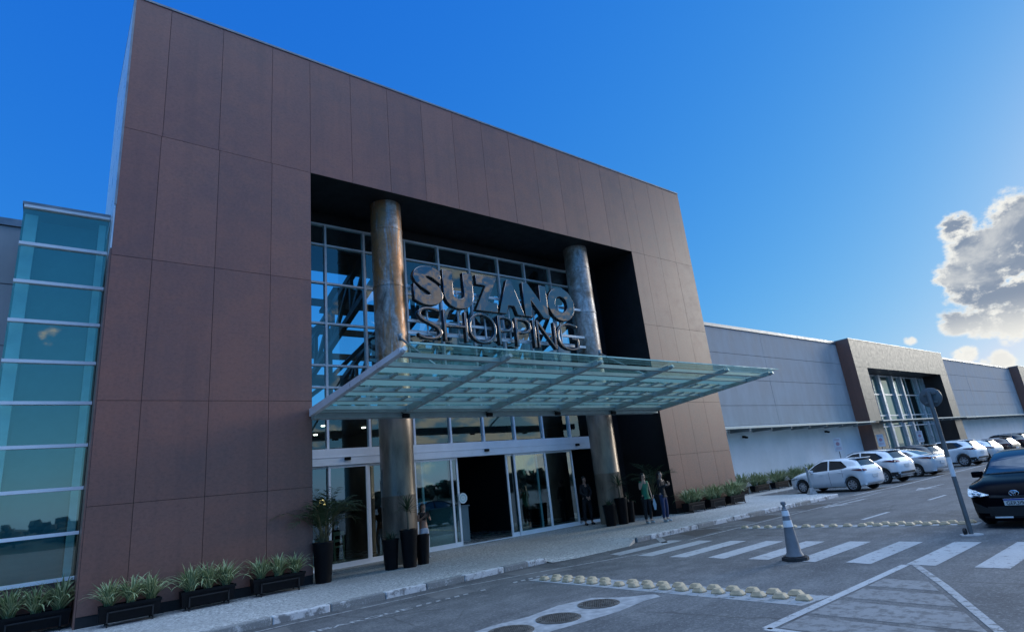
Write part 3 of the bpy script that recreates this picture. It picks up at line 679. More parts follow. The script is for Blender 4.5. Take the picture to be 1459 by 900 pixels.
b = MB(); b.box(24.3, 46.1, 16.68, 16.72, 3.43, 3.51); b.box(46.0, 67.4, 16.16, 16.2, 3.43, 3.51); b.box(67.6, 97, 16.68, 16.72, 3.43, 3.51); b.box(24.3, 97, 17.88, 17.95, 3.55, 3.66); b.build('edge_rail', m_pale_steel, aw)
for i in range(32):
    x = 24.8 + i * 2.28
    if 46 < x < 67.5: y0, y1 = 16.25, 17.0
    else: y0, y1 = 16.75, 17.93
    b = MB(); b.box(x - .035, x + .035, y0, y1, 3.3, 3.465); b.build('bracket', m_steel, aw)
# ------------------------------------------------------------------ pots and plants
def leaf_strip(b, base, az, L, w, rise, droop, n=6, fold=.25, mi=(0, 1)):
    """arched strap leaf: three lengthwise strips (edge, centre, edge)"""
    d = Vector((math.cos(az), math.sin(az), 0)); s = Vector((-d.y, d.x, 0)); P = []
    for i in range(n + 1):
        t = i / n; a = rise - droop * t * t
        if i == 0: p = Vector(base)
        else: p = p + (d * math.cos(a) + Vector((0, 0, 1)) * math.sin(a)) * (L / n)
        ww = w * (.55 + 1.3 * t - 1.8 * t * t) if t < .98 else w * .04
        up = Vector((-d.x * math.sin(a), -d.y * math.sin(a), math.cos(a)))
        P.append([p - s * ww + up * ww * fold, p - s * ww * .5, p + s * ww * .5, p + s * ww + up * ww * fold])
    for i in range(n):
        for j in range(3):
            b.mi = mi[1] if j != 1 else mi[0]
            fc = b.f([P[i][j], P[i][j + 1], P[i + 1][j + 1], P[i + 1][j]])
            if fc: fc.smooth = True
def spiky_mesh(seed, L=.62, n=72):
    r = random.Random(seed); b = MB()
    for i in range(n):
        az = i * 2.4 + r.uniform(-.4, .4); q = i / n
        leaf_strip(b, (r.uniform(-.05, .05), r.uniform(-.05, .05), 0), az, L * r.uniform(.75, 1.15) * (1 - .2 * q), .025 * r.uniform(.8, 1.2), R_(50 + 36 * q + r.uniform(-12, 12)), R_(r.uniform(35, 105) * (1.1 - q * .7)))
    o = b.build('spiky_plant', [m_leaf, m_leafe]); me = o.data; bpy.data.objects.remove(o); return me
SP = [spiky_mesh(i) for i in range(4)]
def spiky(x, y, z, label, s=1.0, k=0, group='spiky striped plants in the planter boxes'):
    o = bpy.data.objects.new('spiky_plant', SP[k % 4]); C.objects.link(o); o.location = (x, y, z); o.scale = (s, s, s); o.rotation_euler = (0, 0, rnd.uniform(0, 6.28))
    return tag(o, label, 'plant', group)
def planter(x0, x1, y, label, proto=None, z=.12, h=.36, stand=.08):
    W = x1 - x0; t = thing('planter_box', label, 'planter', ((x0 + x1) / 2, y, z), 0, 'black planter boxes along the walls')
    w, d = W / 2, .17
    b = MB(); zb, zt = stand, stand + h * .8
    P = [[(-w + .03, -d + .04, zb), (w - .03, -d + .04, zb), (w - .03, d - .04, zb), (-w + .03, d - .04, zb)], [(-w, -d, zt), (w, -d, zt), (w, d, zt), (-w, d, zt)], [(-w + .02, -d + .02, zt), (w - .02, -d + .02, zt), (w - .02, d - .02, zt), (-w + .02, d - .02, zt)], [(-w + .04, -d + .04, zt - .05), (w - .04, -d + .04, zt - .05), (w - .04, d - .04, zt - .05), (-w + .04, d - .04, zt - .05)]]
    for a, c in zip(P, P[1:]):
        for k in range(4): b.f([a[k], a[(k + 1) % 4], c[(k + 1) % 4], c[k]])
    b.f(P[0]); b.box(-w - .008, w + .008, -d - .008, -d + .004, zt - .05, zt + .004); b.build('box', m_black, t, world=False, weld=.0005)
    b = MB(); b.f(P[3]); b.build('soil', m_soil, t, world=False)
    b = MB(); c = w * .72
    for sx in (-c, c):
        b.box(sx - .012, sx + .012, -d - .05, -d - .026, 0, zt - .1); b.box(sx - .012, sx + .012, d + .01, d + .03, 0, zt - .1); b.box(sx - .012, sx + .012, -d - .05, d + .03, stand - .03, stand - .005)
    b.box(-c, c, -d - .05, -d - .026, zt - .122, zt - .1); b.build('stand', m_blackmat, t, world=False)
    return t, zt + z - .04
def planted(x0, x1, y, label, where, s=1.0, n=3):
    t, zz = planter(x0, x1, y, label)
    nm = ['left', 'middle', 'right'] if n == 3 else ['left', 'right']
    for i in range(n):
        spiky(x0 + (x1 - x0) * (i + .5) / n, y + rnd.uniform(-.03, .03), zz, '%s spiky plant in %s' % (nm[i], where), s * rnd.uniform(.98, 1.2), rnd.randrange(4))
planted(.98, 2.0, 14.42, 'black planter box at the left corner of the brown wall', 'the planter box at the left corner of the brown wall')
planted(2.36, 3.38, 14.5, 'black planter box in the middle of the three on the left brown wall', 'the middle planter box of the left brown wall')
planted(3.74, 4.86, 14.5, 'black planter box nearest the tall potted palm on the left', 'the planter box nearest the tall palm pot', .95)
planted(-.52, .6, 15.4, 'black planter box under the teal glass tower beside the brown corner', 'the planter box under the glass tower', 1.08)
planted(-1.75, -.62, 15.4, 'black planter box cut off by the left edge of the photo', 'the planter box at the left edge of the photo', 1.05)
planted(19.5, 20.55, 14.45, 'black planter box nearest the two standing women', 'the planter box nearest the two standing women', 1.15)
planted(20.95, 22.0, 14.45, 'black planter box in the middle of the right brown wall', 'the middle planter box of the right brown wall', 1.1)
planted(22.4, 23.5, 14.45, 'black planter box at the right corner of the brown wall', 'the planter box at the right corner of the brown wall', 1.2)
for i, (x, l) in enumerate(((27.2, 'first planter box along the white wall past the brown portal'), (29.3, 'second planter box along the white wall past the brown portal'), (31.4, 'third planter box along the white wall past the brown portal'), (33.5, 'fourth planter box along the white wall, behind the white hatchback'), (35.6, 'fifth planter box along the white wall, behind the white hatchback'))):
    planted(x, x + 1.5, 17.3, 'black ' + l, 'the ' + l.split(',')[0], 1.35)
def tall_pot(x, y, h, r, label, group, square=False):
    t = thing('tall_pot', label, 'plant pot', (x, y, .12), 0, group)
    n = 28
    b = MB(); b.lathe([(r * .72, 0), (r * .75, .03), (r * .97, h - .04), (r, h - .03), (r, h), (r - .03, h), (r - .035, h - .06)], n, cap=False); b.f([(r * .72 * math.cos(2 * math.pi * k / n), r * .72 * math.sin(2 * math.pi * k / n), 0) for k in range(n)])
    b.build('pot', m_black, t, world=False)
    b = MB(); b.lathe([(r - .035, h - .06), (.01, h - .05)], n, cap=False); b.build('soil', m_soil, t, world=False)
    return t
def palm(x, y, z, label, hgt, spread, n=16, seed=1, m=None, lean=0):
    r = random.Random(seed); t = thing('potted_palm', label, 'plant', (x, y, z))
    st = MB(); lf = MB()
    for i in range(n):
        az = i * 2.4 + r.uniform(-.3, .3); L = hgt * r.uniform(.85, 1.2); a = R_(r.uniform(66, 88)); p = Vector((r.uniform(-.09, .09), r.uniform(-.09, .09), 0)); d = Vector((math.cos(az), math.sin(az), 0)); pts = [p]
        dr = r.uniform(.8, 1.5) * spread
        for k in range(9):
            tt = (k + 1) / 9; aa = a - dr * tt * tt
            p = p + (d * math.cos(aa) + Vector((0, 0, math.sin(aa)))) * (L / 9); pts.append(p.copy())
        st.tube(pts, [.012 * (1 - .8 * k / 9) for k in range(10)], 5, cap=False)
        for k in range(3, 10):
            for u in (0, .33, .66):
                if k == 9 and u: break
                q = pts[k] if k == 9 else pts[k].lerp(pts[k + 1], u); dd = (pts[k] - pts[k - 1]).normalized(); s = dd.cross(Vector((0, 0, 1)))
                if s.length < .01: s = Vector((1, 0, 0))
                s.normalize(); LL = .36 * (1 - .5 * abs((k - 6) / 4))
                for sg in (-1, 1):
                    e = q + (s * sg * .8 + dd * .65 + Vector((0, 0, r.uniform(-.35, .05)))).normalized() * LL * r.uniform(.8, 1.1); md = q.lerp(e, .5) + Vector((0, 0, .025)); w = dd.cross(s).normalized() * .005 + dd * .016
                    lf.f([q, md - w, e, md + w])
    st.build('palm_stem', m_stem, t, world=False); lf.build('palm_leaves', m or m_leafp, t, world=False)
    return t
def dracaena(x, y, z, label, trunk, L, n=38, seed=1, m=None):
    r = random.Random(seed); t = thing('dracaena_plant', label, 'plant', (x, y, z))
    b = MB(); b.tube([(0, 0, -.02), (.01, 0, trunk * .5), (-.005, .01, trunk)], [.035, .03, .028], 8); b.build('trunk', m_bark, t, world=False)
    b = MB()
    for i in range(n):
        q = i / n; leaf_strip(b, (0, 0, trunk - .05 + .1 * q), i * 2.4 + r.uniform(-.3, .3), L * r.uniform(.8, 1.1) * (1 - .25 * q), .02, R_(5 + 82 * q + r.uniform(-10, 10)), R_(r.uniform(30, 75) * (1 - .5 * q)), mi=(0, 0))
    b.build('leaf_rosette', m or m_leafd, t, world=False); return t
def fern(x, y, z, label, L, seed, m=None):
    r = random.Random(seed); b = MB()
    for i in range(34): leaf_strip(b, (r.uniform(-.08, .08), r.uniform(-.08, .08), 0), i * 2.4, L * r.uniform(.6, 1.1), .013, R_(r.uniform(40, 85)), R_(r.uniform(40, 110)), mi=(0, 0))
    o = b.build('potted_fern', m or m_leafd); o.location = (x, y, z); return tag(o, label, 'plant')
gl, gr = 'black pots at the rusty column', 'black pots at the grey column'
tall_pot(5.42, 14.72, .92, .25, 'tall tapered black pot against the left edge of the recess', 'black pots at the recess edge'); palm(5.45, 14.75, .98, 'bushy palm with feathery fronds in the pot at the left edge of the recess', 1.35, 1.2, 30, 4)
tall_pot(7.2, 14.72, .74, .22, 'short black pot, leftmost of the three at the rusty column', gl); fern(7.2, 14.72, .8, 'small feathery fern in the leftmost pot at the rusty column', .4, 3)
tall_pot(7.62, 14.5, .93, .235, 'tallest black pot in front of the rusty column', gl); dracaena(7.62, 14.5, .98, 'spiky dracaena with a bare pale trunk in the tallest pot', .55, .58, 40, 2)
tall_pot(8.08, 14.62, .74, .2, 'slim black pot, rightmost of the three at the rusty column', gl)
tall_pot(15.9, 15.05, .72, .24, 'short black pot, leftmost of the three at the grey column', gr); fern(15.9, 15.05, .8, 'small fern in the leftmost pot at the grey column', .38, 8)
tall_pot(16.42, 14.93, .9, .235, 'tallest black pot in front of the grey column', gr); dracaena(16.42, 14.93, .95, 'spiky dracaena in the tallest pot at the grey column', .5, .62, 36, 5)
tall_pot(16.95, 15.05, .72, .2, 'slim black pot, rightmost of the three at the grey column', gr); dracaena(16.95, 15.05, .8, 'low broad leaved plant in the rightmost pot at the grey column', .12, .42, 16, 6)
tall_pot(18.9, 15.4, .8, .24, 'black pot in the dark right corner of the recess behind the women', gr); palm(18.9, 15.4, .88, 'dark palm in the right corner of the recess behind the women', 1.3, 1.2, 14, 9, m_leafd)
# ------------------------------------------------------------------ road studs
def stud_mesh():
    b = MB(); a, c, h = .08, .1, .066; e, f = .045, .055
    P0 = [(-a, -c + .03), (-a + .03, -c), (a - .03, -c), (a, -c + .03), (a, c - .03), (a - .03, c), (-a + .03, c), (-a, c - .03)]
    lo = [(x, y, 0) for x, y in P0]; mid = [(x, y, .018) for x, y in P0]; hi = [(-e, -f, h), (-e, -f, h), (e, -f, h), (e, -f, h), (e, f, h), (e, f, h), (-e, f, h), (-e, f, h)]
    for A, B in ((lo, mid), (mid, hi)):
        for k in range(8): b.f([A[k], A[(k + 1) % 8], B[(k + 1) % 8], B[k]])
    b.f([hi[0], hi[2], hi[4], hi[6]])
    o = b.build('road_stud', m_stud, weld=.0004); me = o.data; bpy.data.objects.remove(o); return me
SM = stud_mesh()
def stud(x, y, label, group):
    o = bpy.data.objects.new('road_stud', SM); C.objects.link(o); o.location = (x, y, .004); o.rotation_euler = (0, 0, rnd.uniform(-.07, .07)); o.scale = (1, rnd.uniform(.95, 1.05), 1); tag(o, label, 'road stud', group)
nr = 17
for i in range(nr):
    y = 9.62 - (9.62 - 4.42) * i / (nr - 1)
    stud(8.02 + .17 * i / nr, y, 'cream road stud in the near double row, in its line facing the manholes', 'near row of road studs, front line')
    if i not in (5, 16): stud(8.26 + .17 * i / nr, y - .1, 'cream road stud in the near double row, in its line facing the crosswalk', 'near row of road studs, back line')
for i in range(16):
    y = 9.85 - .345 * i
    stud(15.86 + .02 * i, y, 'cream road stud in the far row, in its line facing the crosswalk', 'far row of road studs, front line')
    if i > 8: stud(16.12 + .02 * i, y - .08, 'cream road stud in the far row, in its line away from the crosswalk', 'far row of road studs, back line')
# ------------------------------------------------------------------ traffic cone
t = thing('traffic_cone', 'tall grey traffic cone with two white bands standing on the crosswalk', 'traffic cone', (11.12, 6.0, .004), R_(12)); t.scale = (.88, .88, .99)
b = MB(); b.prism([(.27 * math.cos(R_(a)), .27 * math.sin(R_(a))) for a in (18, 72, 108, 162, 198, 252, 288, 342)], 0, .055); b.prism([(.23 * math.cos(R_(a)), .23 * math.sin(R_(a))) for a in (18, 72, 108, 162, 198, 252, 288, 342)], .055, .075); b.build('base', m_conebase, t, world=False)
rr = lambda z: .155 - .092 * (z - .07) / .83
b = MB(); b.lathe([(.18, .07), (.172, .1), (rr(.14), .14)] + [(rr(z), z) for z in (.3, .5, .7, .9)] + [(.045, .915), (.04, .94), (.032, .945), (.03, .985), (.052, .99), (.056, 1.02), (.05, 1.045), (.02, 1.05)], 28); b.build('cone_body', m_cone, t, world=False)
for z0, z1 in ((.59, .71), (.79, .885)):
    b = MB(); b.lathe([(rr(z0) + .004, z0), (rr(z1) + .004, z1)], 28, cap=False); b.build('reflective_band', m_reflect, t, world=False)
# ------------------------------------------------------------------ sign pole seen from behind
t = thing('traffic_sign', 'round traffic sign seen from behind on a grey pole beside the black car', 'traffic sign', (14.4, 4.08, .004))
b = MB(); b.lathe([(.041, 0), (.041, 1.12)], 16, cap=False); b.lathe([(.041, 1.5), (.041, 2.84), (.0, 2.845)], 16, cap=False); b.build('pole', m_pole, t, world=False)
b = MB(); b.lathe([(.043, 1.12), (.043, 1.5)], 16, cap=False); b.build('white_band', m_reflect, t, world=False)
b = MB(); Mx = Matrix.Translation((.07, 0, 2.72)) @ Matrix.Rotation(R_(90), 4, 'Y'); b.lathe([(.001, -.006), (.195, -.006), (.205, .0), (.205, .012), (.001, .012)], 36, M=Mx, cap=False); b.build('sign_disc', m_signback, t, world=False)
for z in (2.6, 2.78): b = MB(); b.box(.02, .066, -.12, .12, z, z + .04); b.build('bracket', m_pole, t, world=False)
b = MB(); b.lathe([(.2, 0), (.19, .02), (.06, .03)], 20); b.build('concrete_foot', m_concrete, t, world=False)
for dy in (.08,):
    Mx = Matrix.Translation((-.05, dy, .075)) @ Matrix.Rotation(R_(90), 4, 'X')
    b = MB(); b.lathe([(.0, -.022), (.062, -.022), (.07, 0), (.062, .022), (.0, .022)], 18, M=Mx, cap=False); b.build('rubber_wheel', m_tyre, t, world=False)
# bollard near the hatchback
t = thing('metal_bollard', 'thin grey metal post with a pale foot on the pavement beside the white hatchback', 'bollard', (26.25, 12.75, .12))
b = MB(); b.tube([(0, 0, 0), (0, 0, 1.12)], .05, 12); b.lathe([(.055, 1.1), (.06, 1.13), (.03, 1.17)], 12); b.build('post', m_steel, t, world=False)
b = MB(); b.lathe([(.24, 0), (.22, .06), (.1, .26), (.05, .28)], 4); b.build('foot', m_concrete, t, world=False)
# parking signs
for i, (x, y, l) in enumerate(((39.9, 17.0, 'white rectangular sign on a thin post against the white wall behind the first white cars'), (46.5, 16.85, 'white rectangular sign before the dark edge of the side entrance'), (53.6, 16.6, 'white rectangular sign before the shop windows of the side entrance'))):
    t = thing('parking_sign', l, 'sign', (x, y, .12), R_(-42), 'white parking signs along the wall')
    b = MB(); b.tube([(0, .03, 0), (0, .03, 2.4)], .03, 8); b.build('post', m_pole, t, world=False)
    b = MB(); b.box(-.24, .24, -.012, .0, 1.6, 2.45, bev=.004); b.build('sign_panel', m_signwhite, t, world=False)
    b = MB()
    for z in (1.72, 1.78, 1.84, 2.3, 2.36): b.box(-.17, .17, -.0165, -.0125, z, z + .022)
    b.lathe([(.001, 0), (.12, 0), (.12, .004), (.001, .004)], 20, M=Matrix.Translation((0, -.013, 2.08)) @ Matrix.Rotation(R_(90), 4, 'X'), cap=False); b.build('sign_print', m_signred, t, world=False)
for x, l in ((30.6, 'small black wall lamp under the awning nearest the brown portal'), (40.8, 'small black wall lamp under the awning near the side entrance')):
    b = MB(); b.box(x - .1, x + .1, 17.86, 17.979, 3.02, 3.14, bev=.02); b.bar((x, 17.9, 3.08), (x - .05, 17.7, 3.02), .14, .1); tag(b.build('wall_lamp', m_black), l, 'lamp')
# ------------------------------------------------------------------ cars
def interp(pts, x):
    if x <= pts[0][0]: return pts[0][1]
    for (a, p), (c, q) in zip(pts, pts[1:]):
        if x <= c:
            t = (x - a) / (c - a); return p + (q - p) * t
    return pts[-1][1]
def smooth_interp(pts, x):
    n = len(pts)
    if x <= pts[0][0]: return pts[0][1]
    if x >= pts[-1][0]: return pts[-1][1]
    for i in range(n - 1):
        if x <= pts[i + 1][0]:
            x0, y0 = pts[i]; x1, y1 = pts[i + 1]; h = x1 - x0
            def sl(j):
                if j <= 0 or j >= n - 1: 
                    k = min(max(j, 0), n - 1); a = max(k - 1, 0); c = min(k + 1, n - 1); return (pts[c][1] - pts[a][1]) / (pts[c][0] - pts[a][0])
                d0 = (pts[j][1] - pts[j - 1][1]) / (pts[j][0] - pts[j - 1][0]); d1 = (pts[j + 1][1] - pts[j][1]) / (pts[j + 1][0] - pts[j][0])
                return 0 if d0 * d1 <= 0 else 2 * d0 * d1 / (d0 + d1)
            m0, m1 = sl(i), sl(i + 1); t = (x - x0) / h
            return (2*t**3-3*t*t+1)*y0 + (t**3-2*t*t+t)*h*m0 + (-2*t**3+3*t*t)*y1 + (t**3-t*t)*h*m1
class CarShape:
    def __init__(s, S): s.S = S; s.L = S['L']
    def sec(s, x):
        S = s.S; w = smooth_interp(S['w'], x); zs = smooth_interp(S['zs'], x); zt = smooth_interp(S['zt'], x); wr = min(smooth_interp(S['wr'], x), w); fl = smooth_interp(S['fl'], x)
        for xw in S['wx']:
            d = abs(x - xw)
            if d < S['Ra']: fl = max(fl, S['rw'] + math.sqrt(S['Ra'] ** 2 - d * d))
        fl = min(fl, zs - .05); ed = min(.06, max(.012, (zt - zs) * .25)); ze = max(zt - ed, zs + .004); h = zs - fl
        P = [(0, fl), (w * .9, fl), (w * .965, fl + min(.05, h * .1)), (w * .99, fl + h * .33), (w, fl + h * .6), (w * .995, fl + h * .84), (w * .975, zs)]
        for t in (.04, .35, .68, 1.0): P.append((w * .96 + (wr - w * .96) * t, zs + (ze - zs) * t))
        P += [(wr * .92, ze + (zt - ze) * .5), (wr * .7, ze + (zt - ze) * .82), (wr * .35, zt - (zt - ze) * .04), (0, zt)]
        return P
    def stations(s):
        xs = set()
        n = int(s.L / .09)
        for i in range(n + 1): xs.add(round(s.L * i / n, 4))
        for xw in s.S['wx']:
            for q in (1.001, .995, .97, .9, .78, .6, .4, .2, 0):
                for sg in (-1, 1): xs.add(round(xw + sg * q * s.S['Ra'], 4))
        for q in (.015, .035, .06): xs.add(q); xs.add(round(s.L - q, 4))
        return sorted(x for x in xs if 0 <= x <= s.L)
    def body(s):
        b = MB(); rows = []
        for x in s.stations():
            P = s.sec(x); half = [(x - s.L / 2, y, z) for y, z in P]
            rows.append([(a, -y, z) for a, y, z in half[::-1]] + half[1:])
        b.grid(rows)
        for r, fl in ((rows[0], 1), (rows[-1], 0)):
            n = len(r); m_ = n // 2
            for i in range(m_): b.f([r[i], r[i + 1], r[n - 2 - i], r[n - 1 - i]])
        return b
    def ys(s, x, z):
        P = s.sec(x); best = 0
        for (y0, z0), (y1, z1) in zip(P[1:], P[2:]):
            if min(z0, z1) - 1e-6 <= z <= max(z0, z1) + 1e-6:
                t = 0 if abs(z1 - z0) < 1e-6 else (z - z0) / (z1 - z0); best = max(best, y0 + (y1 - y0) * t)
        return best if best else P[4][0]
    def zsur(s, x, y):
        P = s.sec(x)[6:]; y = abs(y)
        for (y0, z0), (y1, z1) in zip(P, P[1:]):
            if y1 - 1e-6 <= y <= y0 + 1e-6: return z0 if abs(y0 - y1) < 1e-6 else z0 + (z1 - z0) * (y0 - y) / (y0 - y1)
        return P[-1][1]
    def xend(s, y, z, front):
        x = s.L if front else 0
        for i in range(260):
            P = s.sec(x)
            if P[0][1] <= z <= P[-1][1] + .001 and (abs(y) <= s.ys(x, z) if z <= P[10][1] else s.zsur(x, y) >= z): return x
            x += -.006 if front else .006
        return x
    def side(s, b, lo, hi, sg, off=.007, nx=14, nz=4):
        x0 = max(lo[0][0], hi[0][0]); x1 = min(lo[-1][0], hi[-1][0]); G = []
        xs = sorted({round(x0 + (x1 - x0) * i / nx, 4) for i in range(nx + 1)} | {p[0] for p in lo + hi if x0 <= p[0] <= x1})
        for x in xs:
            z0, z1 = interp(lo, x), interp(hi, x); G.append([(x - s.L / 2, sg * (s.ys(x, z0 + (z1 - z0) * j / nz) + off), z0 + (z1 - z0) * j / nz) for j in range(nz + 1)])
        b.grid(G)
    def end(s, b, lo, hi, front, off=.008, ny=10, nz=4):
        y0, y1 = lo[0][0], lo[-1][0]; G = []
        ys = sorted({round(y0 + (y1 - y0) * i / ny, 4) for i in range(ny + 1)} | {p[0] for p in lo + hi})
        for y in ys:
            z0, z1 = interp(lo, y), interp(hi, y); G.append([(s.xend(y, z0 + (z1 - z0) * j / nz, front) - s.L / 2 + (off if front else -off), y, z0 + (z1 - z0) * j / nz) for j in range(nz + 1)])
        b.grid(G)
    def top(s, b, x0, x1, fr=.93, off=.007, nx=8, ny=10, inset=0):
        G = []
        for i in range(nx + 1):
            x = x0 + (x1 - x0) * i / nx; wr = s.sec(x)[10][0] * fr
            G.append([(x - s.L / 2, wr * (2 * j / ny - 1), s.zsur(x, wr * (2 * j / ny - 1)) + off) for j in range(ny + 1)])
        b.grid(G)
def wheel(t, x, y, r, sg, spokes=8, dark=False):
    w = .105; Mx = Matrix.Translation((x, y, r)) @ Matrix.Rotation(R_(90), 4, 'X')
    b = MB(); b.lathe([(r * .66, -w), (r * .72, -w - .008), (r * .94, -w + .005), (r, -w + .035), (r, w - .035), (r * .94, w - .005), (r * .72, w + .008), (r * .66, w)], 32, M=Mx, cap=False)
    b.lathe([(r * .66, -w), (r * .62, -w + .06), (.001, -w + .06)], 32, M=Mx, cap=False); b.lathe([(r * .66, w), (r * .62, w - .06), (.001, w - .06)], 32, M=Mx, cap=False)
    o = b.build('wheel', m_tyre, t, world=False)
    b = MB(); yo = sg * (w + .0) ; 
    b.lathe([(r * .67, w - .012), (r * .67, w + .004), (r * .6, w - .004), (r * .59, w - .03)], 32, M=Matrix.Translation((x, y, r)) @ Matrix.Rotation(R_(-90 * sg), 4, 'X'), cap=False)
    M0 = Matrix.Translation((x, y, r)) @ Matrix.Rotation(R_(-90 * sg), 4, 'X')
    b.lathe([(.001, w + .006), (r * .15, w + .004), (r * .17, w - .03)], 16, M=M0, cap=False)
    for k in range(spokes):
        M1 = M0 @ Matrix.Rotation(2 * math.pi * k / spokes + .2, 4, 'Z')
        p = [(r * .12, -r * .075), (r * .62, -r * .1), (r * .62, r * .1), (r * .12, r * .075)]
        b.prism(p, w - .045, w - .008, M=M1)
    rim = b.build('rim', m_rim, None); rim.parent = o
    return o
def make_car(label, S, loc, rz, paint, group, windows, extras):
    cs = CarShape(S); L = S['L']; t = thing('car', label, 'car', loc, rz, group)
    b = cs.body(); bo = b.build('body', [paint], t, world=False, smooth=True, weld=.0006, sharp=.75)
    for sg in (-1, 1):
        for lo, hi in windows['side']:
            b = MB(); cs.side(b, lo, hi, sg); b.build('side_window', m_carglass, t, world=False, smooth=True)
        for x in S['wx']: wheel(t, x - L / 2, sg * (interp(S['w'], x) - .115), S['rw'], sg, S.get('spokes', 8))
        b = MB(); X, Y0, Z0 = S['mirror']; Y0 = cs.ys(X, Z0); b.box(-.1, .06, -.02, .19, -.065, .075, bev=.04, M=Matrix.Translation((X - L / 2, sg * (Y0 + .03), Z0)) @ Matrix.Scale(sg, 4, (0, 1, 0)) @ Matrix.Rotation(R_(8), 4, 'Z')); b.build('mirror', S.get('mmat', paint), t, world=False, smooth=True)
        b = MB()
        for x, z in S['handles']: y = cs.ys(x, z); b.box(x - .1 - L / 2, x + .1 - L / 2, sg * (y + .004) - .016, sg * (y + .004) + .016, z - .016, z + .016, bev=.008)
        b.build('door_handle', paint, t, world=False)
        b = MB()
        for x, z0, z1, xs2 in S['seams']: cs.side(b, [(x - .006, z0), (x + .006, z0)], [(x - .006, z1), (x + .006, z1)], sg, .002, 1, 8)
        if S['seams']: b.build('door_seam', m_joint, t, world=False)
        # wheel arch trim
        b = MB(); w_ = S['clad']
        for xw in S['wx']:
            G = []
            for i in range(25):
                a = math.pi * i / 24; q = []
                for r in (S['Ra'] + .002, S['Ra'] + w_):
                    x = min(max(xw + r * math.cos(a), .02), L - .02); z = S['rw'] + r * math.sin(a); q.append((x - L / 2, sg * (cs.ys(x, max(z, .26)) + .009), z))
                G.append(q)
            b.grid(G)
        xa, xb = S['wx'][0] + S['Ra'], S['wx'][1] - S['Ra']; cs.side(b, [(xa, .2), (xb, .2)], [(xa, .2 + w_ * 1.6), (xb, .2 + w_ * 1.6)], sg, .006, 10, 2)
        b.build('arch_trim', m_blackmat, t, world=False, smooth=True)
    for nm, x0, x1, fr in windows['top']:
        b = MB(); cs.top(b, x0, x1, fr); b.build(nm, m_carglass, t, world=False, smooth=True)
    extras(cs, t, paint)
    b = MB(); b.box(-L / 2 + .5, L / 2 - .5, -.6, .6, .2, .3); b.build('underbody', m_blackmat, t, world=False)
    return t
def ends(front_grille=True, tail_lo=None, tail_hi=None, rbump=True, plate_z=.72):
    def ex(cs, t, paint):
        L = cs.L; S = cs.S
        for sg in (-1, 1):
            lo, hi = S['tail']; b = MB(); cs.side(b, lo, hi, sg, .009, 8, 3); 
            yy = S['taily']; l2 = [(p[0] * 1, p[1]) for p in yy[0]]; h2 = [(p[0], p[1]) for p in yy[1]]
            if sg < 0: l2 = [(-a, z) for a, z in l2][::-1]; h2 = [(-a, z) for a, z in h2][::-1]
            cs.end(b, l2, h2, False, .01, 6, 3); b.build('tail_lamp', m_tail, t, world=False, smooth=True)
            lo, hi = S['head']; b = MB(); cs.side(b, lo, hi, sg, .009, 8, 3); b.build('headlamp', m_lampglass, t, world=False, smooth=True)
        z = S['bump']; b = MB(); cs.end(b, [(-.72, .24), (.72, .24)], [(-.72, z), (.72, z)], False, .008, 14, 3)
        for sg in (-1, 1): cs.side(b, [(.02, .26), (S['wx'][0] - S['Ra'] - .01, .26)], [(.02, z), (S['wx'][0] - S['Ra'] - .01, z)], sg, .008, 6, 3)
        b.build('rear_bumper', S.get('bmat', m_blackmat), t, world=False, smooth=True)
        pz = S['plate']; x = min(cs.xend(0, pz, False), cs.xend(.2, pz + .06, False), cs.xend(.2, pz - .06, False)) - L / 2
        b = MB(); b.box(x - .03, x - .012, -.2, .2, pz - .065, pz + .065, bev=.004); b.build('licence_plate', m_plate, t, world=False)
        if S.get('rails'):
            for sg in (-1, 1):
                b = MB(); b.tube([(x - L / 2, sg * cs.sec(x)[10][0] * .95, cs.zsur(x, cs.sec(x)[10][0] * .95) + .035) for x in [L * q for q in (.14, .2, .3, .4, .5, .58)]], .016, 6); b.build('roof_rail', m_steel, t, world=False)
        if S.get('spoil'):
            x0, z0 = S['spoil']; b = MB(); b.box(x0 - L / 2 - .1, x0 - L / 2 + .25, -.56, .56, z0 - .03, z0 + .012, bev=.014); b.build('spoiler', paint, t, world=False, smooth=True)
    return ex
HATCH = dict(L=3.92, w=[(0, .66), (.04, .72), (.12, .77), (.4, .82), (1.2, .84), (2.6, .84), (3.4, .81), (3.7, .72), (3.85, .58), (3.92, .44)], zs=[(0, .74), (.05, .86), (.15, .98), (.5, 1.0), (1.6, .93), (2.6, .87), (3.1, .82), (3.6, .72), (3.8, .66), (3.92, .58)],
    zt=[(0, .78), (.05, .92), (.13, 1.02), (.42, 1.37), (.6, 1.42), (1.2, 1.46), (1.8, 1.455), (2.2, 1.38), (2.6, 1.17), (2.92, .985), (3.2, .92), (3.6, .8), (3.8, .71), (3.92, .6)], wr=[(0, .62), (.13, .66), (.42, .56), (.7, .58), (1.4, .6), (2.0, .58), (2.6, .64), (2.95, .68), (3.5, .6), (3.92, .36)],
    fl=[(0, .34), (.1, .26), (.3, .2), (3.5, .2), (3.8, .24), (3.92, .32)], wx=(.62, 3.1), Ra=.345, rw=.30, mirror=(2.5, .8, .96), handles=[(1.05, .84), (2.0, .8)], seams=[(1.62, .3, .92, 0), (2.62, .34, .86, 0), (.96, .62, .95, 0)], clad=.012, tail=([(.08, .84), (.5, .93)], [(.08, .95), (.5, .94)]), taily=([(.45, .86), (.74, .84)], [(.45, .92), (.74, .95)]), head=([(3.3, .66), (3.78, .6)], [(3.3, .74), (3.78, .66)]), bump=.38, plate=.62, bmat=m_carwhite, spoil=(.42, 1.41))
